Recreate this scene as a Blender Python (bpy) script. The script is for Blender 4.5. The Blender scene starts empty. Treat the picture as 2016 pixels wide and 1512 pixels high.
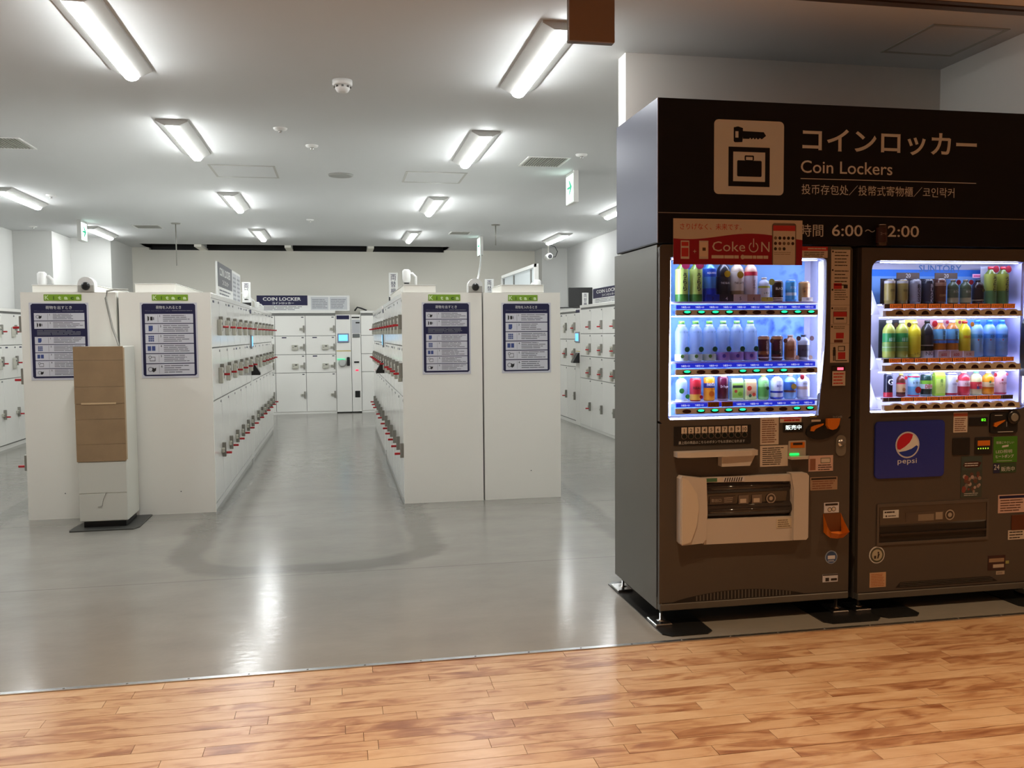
import bpy, math, random
from math import sin, cos, pi, radians
from mathutils import Matrix, Vector
R = random.Random(7)
S = bpy.context.scene
COL = S.collection

# ------------------------------------------------------------------ camera, world, exposure
cd = bpy.data.cameras.new('camera'); cam = bpy.data.objects.new('camera', cd); COL.objects.link(cam)
cd.sensor_width = 36; cd.lens = 1740.0 / 2016 * 36; cd.clip_start = .05; cd.clip_end = 100
yaw, pitch, roll = 0.191881172, 0.0568901828, -0.00820694579
fw = Vector((sin(yaw) * cos(pitch), cos(yaw) * cos(pitch), -sin(pitch)))
rt = Vector((cos(yaw), -sin(yaw), 0)); up = rt.cross(fw)
r2 = rt * cos(roll) + up * sin(roll); u2 = up * cos(roll) - rt * sin(roll)
m = Matrix((r2, u2, -fw)).transposed().to_4x4(); m.translation = (0, 0, 1.42)
cam.matrix_world = m
S.camera = cam
W = bpy.data.worlds.new('world'); S.world = W; W.use_nodes = True
W.node_tree.nodes['Background'].inputs[0].default_value = (1, .85, .7, 1)
W.node_tree.nodes['Background'].inputs[1].default_value = .02
S.view_settings.view_transform = 'Standard'; S.view_settings.look = 'None'
S.view_settings.exposure = 0.0; S.view_settings.gamma = 1; S.view_settings.use_curve_mapping = False
TUBE = 76.0           # strength of the ceiling tubes
TUBE_COL = (.965, 1, 1)
SPOT = 150.0           # watts of each warm hall downlight
SPOT_COL = (1, .68, .40)
LED = 27.0             # vending machine light strips

# ------------------------------------------------------------------ materials
def lin(c):
    if isinstance(c, str):
        c = tuple(int(c[i:i + 2], 16) / 255 for i in (0, 2, 4))
        return tuple(x / 12.92 if x <= .04045 else ((x + .055) / 1.055) ** 2.4 for x in c)
    return c
MATS = {}
def mat(key, col, rough=.5, metal=0, spec=.5, emit=0, coat=0, alpha=1, bump=0, bscale=50, vary=0, vscale=3, ecol=None):
    if key in MATS: return MATS[key]
    m_ = bpy.data.materials.new(key); m_.use_nodes = True; MATS[key] = m_
    nt = m_.node_tree; b = nt.nodes['Principled BSDF']; c = lin(col)
    b.inputs['Base Color'].default_value = (*c, 1)
    b.inputs['Roughness'].default_value = rough; b.inputs['Metallic'].default_value = metal
    b.inputs['Specular IOR Level'].default_value = spec; b.inputs['Coat Weight'].default_value = coat
    b.inputs['Coat Roughness'].default_value = .08
    b.inputs['Alpha'].default_value = alpha
    if emit:
        b.inputs['Emission Color'].default_value = (*lin(ecol or col), 1); b.inputs['Emission Strength'].default_value = emit
    if bump or vary:
        tc = nt.nodes.new('ShaderNodeNewGeometry')
    if bump:
        n = nt.nodes.new('ShaderNodeTexNoise'); n.inputs['Scale'].default_value = bscale; n.inputs['Detail'].default_value = 4
        bp = nt.nodes.new('ShaderNodeBump'); bp.inputs['Strength'].default_value = bump; bp.inputs['Distance'].default_value = .004
        nt.links.new(tc.outputs['Position'], n.inputs['Vector']); nt.links.new(n.outputs['Fac'], bp.inputs['Height'])
        nt.links.new(bp.outputs['Normal'], b.inputs['Normal'])
    if vary:
        n = nt.nodes.new('ShaderNodeTexNoise'); n.inputs['Scale'].default_value = vscale; n.inputs['Detail'].default_value = 5
        r = nt.nodes.new('ShaderNodeMapRange'); r.inputs['To Min'].default_value = 1 - vary; r.inputs['To Max'].default_value = 1 + vary * .4
        r.inputs['From Min'].default_value = .3; r.inputs['From Max'].default_value = .7
        mx = nt.nodes.new('ShaderNodeMix'); mx.data_type = 'RGBA'; mx.blend_type = 'MULTIPLY'; mx.inputs[0].default_value = 1
        mx.inputs[6].default_value = (*c, 1)
        nt.links.new(tc.outputs['Position'], n.inputs['Vector']); nt.links.new(n.outputs['Fac'], r.inputs['Value'])
        nt.links.new(r.outputs['Result'], mx.inputs[7]); nt.links.new(mx.outputs[2], b.inputs['Base Color'])
    return m_
def P(hexcol, rough=.45):      # plain printed / plastic colour
    return mat('colour_%s_%d' % (hexcol, int(rough * 100)), hexcol, rough)
def E_(hexcol, s):             # something that gives off light
    return mat('light_%s_%s' % (hexcol, s), '000000', .5, emit=s, ecol=hexcol)

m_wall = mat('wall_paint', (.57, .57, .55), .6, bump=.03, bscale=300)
m_ceil = mat('ceiling_paint', (.60, .61, .61), .75, bump=.05, bscale=200)
m_hallceil = mat('hall_ceiling_paint', (.75, .68, .58), .75)
m_lock = mat('locker_enamel', (.83, .82, .78), .16, spec=.5, coat=.15)
m_end = mat('end_panel_enamel', (.88, .86, .79), .28, spec=.4)
m_gap = mat('shadow_gap', (.16, .16, .15), .6)
m_grey = mat('zinc_grey', (.27, .26, .23), .4, metal=.3)
m_beige = mat('beige_plastic', (.50, .49, .42), .45)
m_red = mat('red_plastic', (.42, .012, .018), .35)
m_black = mat('black_plastic', (.012, .012, .013), .3)
m_white = mat('white_plastic', (.75, .75, .73), .35)
m_steel = mat('steel', (.6, .6, .6), .22, metal=1)
m_alu = mat('aluminium', (.62, .63, .64), .28, metal=1)
m_navy = mat('navy_print', (.014, .013, .055), .5, spec=.3)
m_paper = mat('poster_paper', (.62, .62, .68), .35)
m_body = mat('machine_grey', (.125, .118, .105), .34, metal=.25, spec=.5)
m_door = mat('machine_door_grey', (.085, .072, .062), .38, metal=.2)
m_cream = mat('cream_plastic', (.55, .50, .45), .38)
m_sign = mat('black_sign', (.004, .004, .008), .55, spec=.25)
m_signside = mat('brushed_sign_side', (.05, .05, .08), .36, metal=.7)
m_letter = mat('sign_letter_white', (.60, .60, .585), .5)
m_dark = mat('dark_void', (.01, .008, .007), .5)

def glass_mat():
    g = bpy.data.materials.new('clear_pane'); g.use_nodes = True; nt = g.node_tree; nt.nodes.clear()
    o = nt.nodes.new('ShaderNodeOutputMaterial'); t = nt.nodes.new('ShaderNodeBsdfTransparent'); gl = nt.nodes.new('ShaderNodeBsdfGlossy')
    t.inputs[0].default_value = (.97, .98, 1, 1); gl.inputs['Roughness'].default_value = .03
    f = nt.nodes.new('ShaderNodeFresnel'); f.inputs[0].default_value = 1.35
    x = nt.nodes.new('ShaderNodeMixShader'); nt.links.new(f.outputs[0], x.inputs[0]); nt.links.new(t.outputs[0], x.inputs[1]); nt.links.new(gl.outputs[0], x.inputs[2])
    nt.links.new(x.outputs[0], o.inputs[0]); return g
m_glass = glass_mat()
def clear_mat(name, col, a):
    g = bpy.data.materials.new(name); g.use_nodes = True; nt = g.node_tree; b = nt.nodes['Principled BSDF']
    b.inputs['Base Color'].default_value = (*lin(col), 1); b.inputs['Roughness'].default_value = .12; b.inputs['Alpha'].default_value = a
    return g
m_pet = clear_mat('clear_bottle_plastic', 'B9CDEB', .5)
m_smoke = clear_mat('smoked_plastic', '2a201c', .45)

def floor_mat():
    g = bpy.data.materials.new('grey_vinyl'); g.use_nodes = True; nt = g.node_tree; b = nt.nodes['Principled BSDF']; L = nt.links.new
    geo = nt.nodes.new('ShaderNodeNewGeometry')
    mp = nt.nodes.new('ShaderNodeMapping'); mp.inputs['Scale'].default_value = (1.1, 1.9, 1); L(geo.outputs['Position'], mp.inputs['Vector'])
    n = nt.nodes.new('ShaderNodeTexNoise'); n.inputs['Scale'].default_value = 1.6; n.inputs['Detail'].default_value = 9; n.inputs['Roughness'].default_value = .62
    L(mp.outputs[0], n.inputs['Vector'])
    cr = nt.nodes.new('ShaderNodeValToRGB'); cr.color_ramp.elements[0].position = .3; cr.color_ramp.elements[0].color = (.215, .203, .178, 1)
    cr.color_ramp.elements[1].position = .72; cr.color_ramp.elements[1].color = (.262, .248, .218, 1)
    L(n.outputs['Fac'], cr.inputs[0])
    # sheet joints every 1.82 m across the room
    sx = nt.nodes.new('ShaderNodeSeparateXYZ'); L(geo.outputs['Position'], sx.inputs[0])
    a = nt.nodes.new('ShaderNodeMath'); a.operation = 'ADD'; a.inputs[1].default_value = -5.32 + 1.82 * 10; L(sx.outputs['Y'], a.inputs[0])
    md = nt.nodes.new('ShaderNodeMath'); md.operation = 'MODULO'; md.inputs[1].default_value = 1.82; L(a.outputs[0], md.inputs[0])
    lt = nt.nodes.new('ShaderNodeMath'); lt.operation = 'LESS_THAN'; lt.inputs[1].default_value = .010; L(md.outputs[0], lt.inputs[0])
    k = nt.nodes.new('ShaderNodeMath'); k.operation = 'MULTIPLY'; k.inputs[1].default_value = .55; L(lt.outputs[0], k.inputs[0])
    mx = nt.nodes.new('ShaderNodeMix'); mx.data_type = 'RGBA'; L(k.outputs[0], mx.inputs[0]); L(cr.outputs[0], mx.inputs[6]); mx.inputs[7].default_value = (.1, .095, .085, 1)
    # darker bands that run round the aisles between the locker rows
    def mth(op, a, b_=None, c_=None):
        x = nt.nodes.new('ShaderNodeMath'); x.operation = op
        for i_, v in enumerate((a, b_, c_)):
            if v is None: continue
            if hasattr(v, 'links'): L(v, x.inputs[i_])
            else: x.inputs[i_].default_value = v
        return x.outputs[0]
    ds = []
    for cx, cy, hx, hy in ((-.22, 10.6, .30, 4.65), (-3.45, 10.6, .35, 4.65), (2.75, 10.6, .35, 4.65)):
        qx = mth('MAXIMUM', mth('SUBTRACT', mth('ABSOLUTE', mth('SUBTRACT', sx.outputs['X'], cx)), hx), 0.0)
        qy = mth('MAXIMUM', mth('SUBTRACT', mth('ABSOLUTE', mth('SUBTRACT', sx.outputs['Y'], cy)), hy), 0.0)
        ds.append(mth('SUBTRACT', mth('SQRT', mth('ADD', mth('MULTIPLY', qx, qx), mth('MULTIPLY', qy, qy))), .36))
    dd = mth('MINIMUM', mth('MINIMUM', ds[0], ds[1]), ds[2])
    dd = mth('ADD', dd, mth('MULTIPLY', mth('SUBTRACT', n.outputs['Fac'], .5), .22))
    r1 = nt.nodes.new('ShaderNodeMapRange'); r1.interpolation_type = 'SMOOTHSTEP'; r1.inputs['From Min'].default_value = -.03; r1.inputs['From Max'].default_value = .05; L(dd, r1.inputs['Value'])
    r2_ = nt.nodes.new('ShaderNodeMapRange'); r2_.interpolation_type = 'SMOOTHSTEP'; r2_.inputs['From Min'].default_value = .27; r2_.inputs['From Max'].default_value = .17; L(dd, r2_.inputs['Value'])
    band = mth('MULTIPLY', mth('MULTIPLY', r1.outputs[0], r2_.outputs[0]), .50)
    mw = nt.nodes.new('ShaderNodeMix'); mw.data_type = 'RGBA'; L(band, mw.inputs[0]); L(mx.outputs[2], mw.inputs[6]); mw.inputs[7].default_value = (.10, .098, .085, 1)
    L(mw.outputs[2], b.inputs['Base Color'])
    n2 = nt.nodes.new('ShaderNodeTexNoise'); n2.inputs['Scale'].default_value = 7; n2.inputs['Detail'].default_value = 6
    mp2 = nt.nodes.new('ShaderNodeMapping'); mp2.inputs['Scale'].default_value = (1, 1.8, 1); L(geo.outputs['Position'], mp2.inputs['Vector']); L(mp2.outputs[0], n2.inputs['Vector'])
    mr = nt.nodes.new('ShaderNodeMapRange'); mr.inputs['To Min'].default_value = .14; mr.inputs['To Max'].default_value = .24
    L(n2.outputs['Fac'], mr.inputs['Value']); L(mr.outputs[0], b.inputs['Roughness'])
    bp = nt.nodes.new('ShaderNodeBump'); bp.inputs['Strength'].default_value = .22; bp.inputs['Distance'].default_value = .004
    n3 = nt.nodes.new('ShaderNodeTexNoise'); n3.inputs['Scale'].default_value = 16; n3.inputs['Detail'].default_value = 3; L(mp2.outputs[0], n3.inputs['Vector'])
    L(n3.outputs['Fac'], bp.inputs['Height']); L(bp.outputs[0], b.inputs['Normal'])
    b.inputs['Specular IOR Level'].default_value = .45
    return g
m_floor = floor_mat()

def wood_mat(rand=True):
    g = bpy.data.materials.new('oak_planks'); g.use_nodes = True; nt = g.node_tree; b = nt.nodes['Principled BSDF']; L = nt.links.new
    geo = nt.nodes.new('ShaderNodeNewGeometry'); oi = nt.nodes.new('ShaderNodeObjectInfo')
    off = nt.nodes.new('ShaderNodeVectorMath'); off.operation = 'SCALE'; off.inputs[3].default_value = 1
    cb = nt.nodes.new('ShaderNodeCombineXYZ')
    mu = nt.nodes.new('ShaderNodeMath'); mu.operation = 'MULTIPLY'; mu.inputs[1].default_value = 71.3; L(oi.outputs['Random'], mu.inputs[0])
    L(mu.outputs[0], cb.inputs[0]); L(mu.outputs[0], cb.inputs[2])
    ad = nt.nodes.new('ShaderNodeVectorMath'); ad.operation = 'ADD'; L(geo.outputs['Position'], ad.inputs[0]); L(cb.outputs[0], ad.inputs[1])
    mp = nt.nodes.new('ShaderNodeMapping'); mp.inputs['Scale'].default_value = (4.2, 13, 3); L(ad.outputs[0], mp.inputs['Vector'])
    n = nt.nodes.new('ShaderNodeTexNoise'); n.inputs['Scale'].default_value = 1; n.inputs['Detail'].default_value = 5; n.inputs['Distortion'].default_value = 1.4; L(mp.outputs[0], n.inputs['Vector'])
    mpg = nt.nodes.new('ShaderNodeMapping'); mpg.inputs['Scale'].default_value = (4, 110, 4); L(ad.outputs[0], mpg.inputs['Vector'])
    ng = nt.nodes.new('ShaderNodeTexNoise'); ng.inputs['Scale'].default_value = 1; ng.inputs['Detail'].default_value = 3; L(mpg.outputs[0], ng.inputs['Vector'])
    # blend of the random tone of the board, blotches and fine grain
    m1 = nt.nodes.new('ShaderNodeMath'); m1.operation = 'MULTIPLY_ADD'; m1.inputs[1].default_value = .23; L(oi.outputs['Random'], m1.inputs[0])
    m2 = nt.nodes.new('ShaderNodeMath'); m2.operation = 'MULTIPLY'; m2.inputs[1].default_value = .85; L(n.outputs['Fac'], m2.inputs[0]); L(m2.outputs[0], m1.inputs[2])
    m3 = nt.nodes.new('ShaderNodeMath'); m3.operation = 'MULTIPLY_ADD'; m3.inputs[1].default_value = .22; L(ng.outputs['Fac'], m3.inputs[0]); L(m1.outputs[0], m3.inputs[2])
    cr = nt.nodes.new('ShaderNodeValToRGB'); e = cr.color_ramp.elements
    e[0].position = .40; e[0].color = (.25, .10, .04, 1); e[1].position = .84; e[1].color = (.62, .425, .25, 1)
    x = e.new(.52); x.color = (.38, .19, .09, 1); x = e.new(.62); x.color = (.52, .315, .165, 1)
    L(m3.outputs[0], cr.inputs[0]); L(cr.outputs[0], b.inputs['Base Color'])
    b.inputs['Roughness'].default_value = .3; b.inputs['Specular IOR Level'].default_value = .5
    bp = nt.nodes.new('ShaderNodeBump'); bp.inputs['Strength'].default_value = .12; bp.inputs['Distance'].default_value = .002; L(n.outputs['Fac'], bp.inputs['Height']); L(bp.outputs[0], b.inputs['Normal'])
    return g
m_wood = wood_mat()

def ice_mat():
    g = bpy.data.materials.new('ice_picture_print'); g.use_nodes = True; nt = g.node_tree; b = nt.nodes['Principled BSDF']; L = nt.links.new
    geo = nt.nodes.new('ShaderNodeNewGeometry'); v = nt.nodes.new('ShaderNodeTexVoronoi'); v.inputs['Scale'].default_value = 17
    n = nt.nodes.new('ShaderNodeTexNoise'); n.inputs['Scale'].default_value = 14; n.inputs['Detail'].default_value = 5
    L(geo.outputs['Position'], n.inputs['Vector']); mx = nt.nodes.new('ShaderNodeMix'); mx.data_type = 'VECTOR'; mx.inputs[0].default_value = .12
    L(geo.outputs['Position'], mx.inputs[4]); L(n.outputs['Color'], mx.inputs[5]); L(mx.outputs[1], v.inputs['Vector'])
    md = nt.nodes.new('ShaderNodeMath'); md.operation = 'ADD'; L(v.outputs['Distance'], md.inputs[0]); L(n.outputs['Fac'], md.inputs[1])
    cr = nt.nodes.new('ShaderNodeValToRGB'); e = cr.color_ramp.elements
    e[0].position = .45; e[0].color = (.02, .10, .50, 1); e[1].position = 1.05; e[1].color = (.22, .46, .80, 1)
    L(md.outputs[0], cr.inputs[0]); L(cr.outputs[0], b.inputs['Base Color']); b.inputs['Roughness'].default_value = .5
    return g
m_ice = ice_mat()

# ------------------------------------------------------------------ mesh building
_tc = {}
def text_geo(s, bold=0.0, res=2):
    if any(ord(ch) > 0x3100 and ord(ch) < 0xff00 for ch in s): bold = 0.0
    k = (s, bold, res)
    if k not in _tc:
        c = bpy.data.curves.new('t', 'FONT'); c.body = s; c.resolution_u = res; c.offset = bold
        o = bpy.data.objects.new('t', c); me = bpy.data.meshes.new_from_object(o)
        vs = [(v.co.x, v.co.y) for v in me.vertices]; fs = [tuple(p.vertices) for p in me.polygons]
        bpy.data.objects.remove(o); bpy.data.meshes.remove(me); bpy.data.curves.remove(c)
        if vs:
            x0 = min(v[0] for v in vs); x1 = max(v[0] for v in vs); y0 = min(v[1] for v in vs); y1 = max(v[1] for v in vs)
            vs = [(v[0] - x0, v[1] - y0) for v in vs]; _tc[k] = (vs, fs, x1 - x0, y1 - y0)
        else: _tc[k] = ([], [], 1, 1)
    return _tc[k]

class MB:
    def __init__(s): s.v = []; s.f = []; s.mi = []; s.mats = []; s.sm = []
    def m(s, mt):
        if mt not in s.mats: s.mats.append(mt)
        return s.mats.index(mt)
    def add(s, vs, fs, mt, smooth=False):
        n = len(s.v); s.v += [tuple(v) for v in vs]; k = s.m(mt)
        for f in fs: s.f.append(tuple(n + i for i in f)); s.mi.append(k); s.sm.append(smooth)
        return s
    def box(s, x0, x1, y0, y1, z0, z1, mt, c=0):
        if c <= 0:
            v = [(x, y, z) for z in (z0, z1) for y in (y0, y1) for x in (x0, x1)]
            return s.add(v, [(0, 2, 3, 1), (4, 5, 7, 6), (0, 1, 5, 4), (2, 6, 7, 3), (0, 4, 6, 2), (1, 3, 7, 5)], mt)
        # chamfered: octagonal outline in xz, chamfered front and back
        def ring(i, y): return [(x0 + c, y, z0 + i), (x1 - c, y, z0 + i), (x1 - i, y, z0 + c), (x1 - i, y, z1 - c), (x1 - c, y, z1 - i), (x0 + c, y, z1 - i), (x0 + i, y, z1 - c), (x0 + i, y, z0 + c)]
        rings = [ring(c * .8, y0), ring(0, y0 + c), ring(0, y1 - c), ring(c * .8, y1)]
        v = sum(rings, []); f = [tuple(range(8)), tuple(reversed(range(24, 32)))]
        for r in range(3):
            for i in range(8):
                j = (i + 1) % 8; f.append((r * 8 + i, r * 8 + 8 + i, r * 8 + 8 + j, r * 8 + j))
        return s.add(v, f, mt)
    def prism(s, pts, y0, y1, mt):           # outline in (x, z), counter-clockwise seen from -y, extruded in y
        n = len(pts); v = [(x, y0, z) for x, z in pts] + [(x, y1, z) for x, z in pts]
        f = [tuple(range(n)), tuple(reversed(range(n, 2 * n)))] + [(i, i + n, (i + 1) % n + n, (i + 1) % n) for i in range(n)]
        return s.add(v, f, mt)
    def prismx(s, pts, x0, x1, mt):          # outline in (y, z) extruded in x
        n = len(pts); v = [(x0, y, z) for y, z in pts] + [(x1, y, z) for y, z in pts]
        f = [tuple(reversed(range(n))), tuple(range(n, 2 * n))] + [(i, (i + 1) % n, (i + 1) % n + n, i + n) for i in range(n)]
        return s.add(v, f, mt)
    def prismz(s, pts, z0, z1, mt):
        n = len(pts); v = [(x, y, z0) for x, y in pts] + [(x, y, z1) for x, y in pts]
        f = [tuple(reversed(range(n))), tuple(range(n, 2 * n))] + [(i, (i + 1) % n, (i + 1) % n + n, i + n) for i in range(n)]
        return s.add(v, f, mt)
    def frame(s, outer, inner, y0, y1, mt):  # same point count: a plate with a hole
        n = len(outer)
        v = [(x, y0, z) for x, z in outer] + [(x, y0, z) for x, z in inner] + [(x, y1, z) for x, z in outer] + [(x, y1, z) for x, z in inner]
        f = []
        for i in range(n):
            j = (i + 1) % n
            f += [(i, j, n + j, n + i), (2 * n + j, 2 * n + i, 3 * n + i, 3 * n + j), (i, 2 * n + i, 2 * n + j, j), (n + i, n + j, 3 * n + j, 3 * n + i)]
        return s.add(v, f, mt)
    def lathe(s, prof, cx, cy, cz, mt, n=14, axis='z', cap=True):
        v = []
        for r, h in prof:
            for k in range(n):
                a = 2 * pi * k / n; x, y = r * cos(a), r * sin(a)
                v.append((cx + x, cy + y, cz + h) if axis == 'z' else ((cx + x, cy - h, cz + y) if axis == 'y' else (cx + h, cy + x, cz + y)))
        f = [(i * n + k, i * n + (k + 1) % n, (i + 1) * n + (k + 1) % n, (i + 1) * n + k) for i in range(len(prof) - 1) for k in range(n)]
        s.add(v, f, mt, True)
        if cap:
            N = len(prof); b = len(s.v) - len(v); k = s.m(mt)
            s.f.append(tuple(b + i for i in reversed(range(n)))); s.mi.append(k); s.sm.append(False)
            s.f.append(tuple(b + (N - 1) * n + i for i in range(n))); s.mi.append(k); s.sm.append(False)
        return s
    def tube(s, pts, r, mt, n=6):
        pts = [Vector(p) for p in pts]; v = []
        for i, p in enumerate(pts):
            d = (pts[min(i + 1, len(pts) - 1)] - pts[max(i - 1, 0)]).normalized()
            a = d.cross(Vector((0, 0, 1)) if abs(d.z) < .9 else Vector((1, 0, 0))).normalized(); b = d.cross(a)
            for k in range(n): v.append(tuple(p + a * r * cos(2 * pi * k / n) + b * r * sin(2 * pi * k / n)))
        f = [(i * n + k, i * n + (k + 1) % n, (i + 1) * n + (k + 1) % n, (i + 1) * n + k) for i in range(len(pts) - 1) for k in range(n)]
        f += [tuple(reversed(range(n))), tuple(range((len(pts) - 1) * n, len(pts) * n))]
        return s.add(v, f, mt, True)
    def flat(s, pts, y, mt):                 # printed patch in the xz plane facing -y
        return s.add([(x, y, z) for x, z in pts], [tuple(range(len(pts)))], mt)
    def rect(s, x0, x1, z0, z1, y, mt): return s.flat([(x0, z0), (x1, z0), (x1, z1), (x0, z1)], y, mt)
    def disc(s, cx, cz, r, y, mt, n=20, rz=None): return s.flat([(cx + r * cos(2 * pi * i / n), cz + (rz or r) * sin(2 * pi * i / n)) for i in range(n)], y, mt)
    def text(s, t, x, z, h, y, mt, w=None, al='l', bold=0.0, wrap=None, rot=False, res=2):
        vs, fs, tw, th = text_geo(t, bold, res)
        if not vs: return s
        k = h / th; kx = (w / tw) if w else k; wd = tw * kx
        ox = x - (wd / 2 if al == 'c' else 0); out = []
        for a, b in vs:
            px, pz = ox + a * kx, z + b * k
            if rot: px, pz = x + (b * k), z - a * kx       # reads downwards
            if wrap:
                cx, cy, r = wrap; an = (px - cx) / r; out.append((cx + r * sin(an), cy - r * cos(an), pz))
            else: out.append((px, y, pz))
        return s.add(out, [tuple(f) for f in fs], mt) if not rot else s.add(out, [tuple(f) for f in fs], mt)
    def vtext(s, t, x, ztop, size, y, mt, wrap=None, bold=.01, gap=1.12):
        for i, ch in enumerate(t): s.text(ch, x, ztop - size * (i * gap + 1), size, y, mt, al='c', wrap=wrap, bold=bold, w=size * .85)
        return s
    def lines(s, x0, x1, z1, z0, n, y, mt, fill=.5, short=.25):
        p = (z1 - z0) / n
        for i in range(n):
            a = x0; e = x1 - (x1 - x0) * R.uniform(0, short); zc = z1 - (i + .5) * p
            while a < e - .002:
                b = min(e, a + (x1 - x0) * R.uniform(.12, .5)); s.rect(a, b, zc - p * fill / 2, zc + p * fill / 2, y, mt); a = b + (x1 - x0) * .02
        return s
    def build(s, name, parent=None, loc=None):
        me = bpy.data.meshes.new(name); me.from_pydata(s.v, [], s.f)
        for mt in s.mats: me.materials.append(mt)
        me.polygons.foreach_set('material_index', s.mi); me.polygons.foreach_set('use_smooth', s.sm); me.update()
        o = bpy.data.objects.new(name, me); COL.objects.link(o)
        if parent: o.parent = parent
        if loc: o.location = loc
        return o
def tag(o, label=None, cat=None, group=None, kind=None):
    if label: o['label'] = label
    if cat: o['category'] = cat
    if group: o['group'] = group
    if kind: o['kind'] = kind
    return o
def thing(name, label, cat, loc=(0, 0, 0), rz=0, group=None):
    o = bpy.data.objects.new(name, None); COL.objects.link(o); o.location = loc; o.rotation_euler = (0, 0, rz); o.empty_display_size = .1
    return tag(o, label, cat, group)
def part(name, mb, parent, label=None, loc=None):
    o = mb.build(name, parent, loc)
    if label: o['label'] = label
    return o
def struct(name, mb, label=None): return tag(mb.build(name), label, None, None, 'structure')
def share(name, me, parent, loc=(0, 0, 0)):
    o = bpy.data.objects.new(name, me); COL.objects.link(o); o.parent = parent; o.location = loc; return o

# ------------------------------------------------------------------ room shell
CZ = 3.02
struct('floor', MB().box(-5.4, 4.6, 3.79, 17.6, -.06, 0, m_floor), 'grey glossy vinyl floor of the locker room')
# ceiling with the slot at the back, a vent of holes is modelled by proud pieces
cb = MB()
slots = [(-3.33, -2.46), (-2.34, -.93), (-.82, .53), (.64, 1.99)]
cb.box(-5.4, 4.6, 4.02, 16.28, CZ, CZ + .08, m_ceil)
cb.box(-5.4, slots[0][0], 16.28, 17.6, CZ, CZ + .08, m_ceil); cb.box(slots[-1][1], 4.6, 16.28, 17.6, CZ, CZ + .08, m_ceil)
for a, b in zip(slots, slots[1:]): cb.box(a[1], b[0], 16.28, 16.95, CZ, CZ + .08, m_ceil)
struct('ceiling', cb, 'white plaster ceiling of the locker room')
bk = MB(); bk.box(-3.36, 2.02, 16.24, 17.2, CZ + .5, CZ + .55, m_dark); bk.box(-3.36, 2.02, 16.24, 16.28, CZ + .08, CZ + .5, m_dark); bk.box(-3.36, 2.02, 17.1, 17.14, 2.9, CZ + .5, m_dark); bk.box(-3.36, -3.33, 16.28, 17.1, CZ, CZ + .5, m_dark); bk.box(1.99, 2.02, 16.28, 17.1, CZ, CZ + .5, m_dark)
tag(struct('trim_1', bk), 'dark recess of the curtain slot at the back of the ceiling')
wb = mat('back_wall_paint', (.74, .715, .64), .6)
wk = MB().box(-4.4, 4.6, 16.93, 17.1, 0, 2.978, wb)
for a, b in [(-4.4, slots[0][0])] + [(slots[i][1], slots[i + 1][0]) for i in range(3)] + [(slots[-1][1], 4.6)]:
    wk.box(a, b, 16.93, 17.1, 2.978, CZ, wb)
    if -4 < a and b < 4: wk.box(a, b, 16.28, 16.93, CZ - .042, CZ, wb)
struct('wall_back', wk, 'beige wall behind the far lockers')
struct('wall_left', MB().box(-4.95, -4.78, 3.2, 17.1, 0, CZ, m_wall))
struct('wall_left_pillar', MB().box(-4.78, -4.23, 14.5, 17.0, 0, CZ, m_wall))
struct('wall_left_recess', MB().box(-4.23, -3.62, 15.42, 17.0, 0, CZ, m_wall))
struct('wall_right', MB().box(4.25, 4.4, 5.06, 17.1, 0, CZ, mat('wall_paint_dimmed', (.45, .45, .44), .6)))  # same wall paint, colour darkened to hold down the nearby tube light
struct('wall_right_pillar', MB().box(3.76, 4.25, 16.3, 17.0, 0, CZ, m_wall))
m_alc = mat('wall_paint_brightened', (.76, .73, .68), .6)  # same wall paint, colour lightened to stand in for missing bounce light
struct('wall_alcove', MB().box(1.635, 4.4, 4.93, 5.06, 0, CZ, m_alc), 'white wall behind the vending machines')
struct('wall_alcove_side', MB().box(3.66, 3.82, 3.9, 4.93, 0, CZ, m_alc))
# hall in front
struct('wall_hall_right', MB().box(3.82, 8, 3.8, 3.95, 0, CZ, m_hallceil)); struct('wall_hall_left', MB().box(-8, -4.95, 3.8, 3.95, 0, CZ, m_hallceil))
struct('wall_hall_back', MB().box(-8, 8, -4.1, -4, 0, CZ, m_hallceil)); struct('wall_hall_east', MB().box(8, 8.1, -4, 3.95, 0, CZ, m_hallceil)); struct('wall_hall_west', MB().box(-8.1, -8, -4, 3.95, 0, CZ, m_hallceil))
struct('ceiling_hall', MB().box(-8, 8, -4, 3.91, CZ, CZ + .08, m_hallceil), 'warm lit ceiling of the hall in front')
tr = MB(); m_bronze = mat('bronze_track', (.13, .085, .06), .4, metal=.4)
tr.box(-5, 3.82, 3.968, 4.02, CZ - .004, CZ + .05, m_bronze); tr.box(-5, 3.82, 3.91, 3.945, CZ - .004, CZ + .05, m_bronze); tr.box(-5, 3.82, 3.945, 3.968, CZ + .04, CZ + .05, m_dark)
struct('trim_2', tr, 'bronze shutter track in the ceiling with a dark slot')
# threshold strip
th = MB().box(-5, 8, 3.765, 3.79, -.02, .004, m_alu)
for i in range(24): th.lathe([(.005, 0), (.004, .0015)], -1.6 + i * .24, 3.777, .004, m_gap, n=8)
struct('trim_3', th, 'thin aluminium strip between the grey vinyl and the planks')
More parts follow.
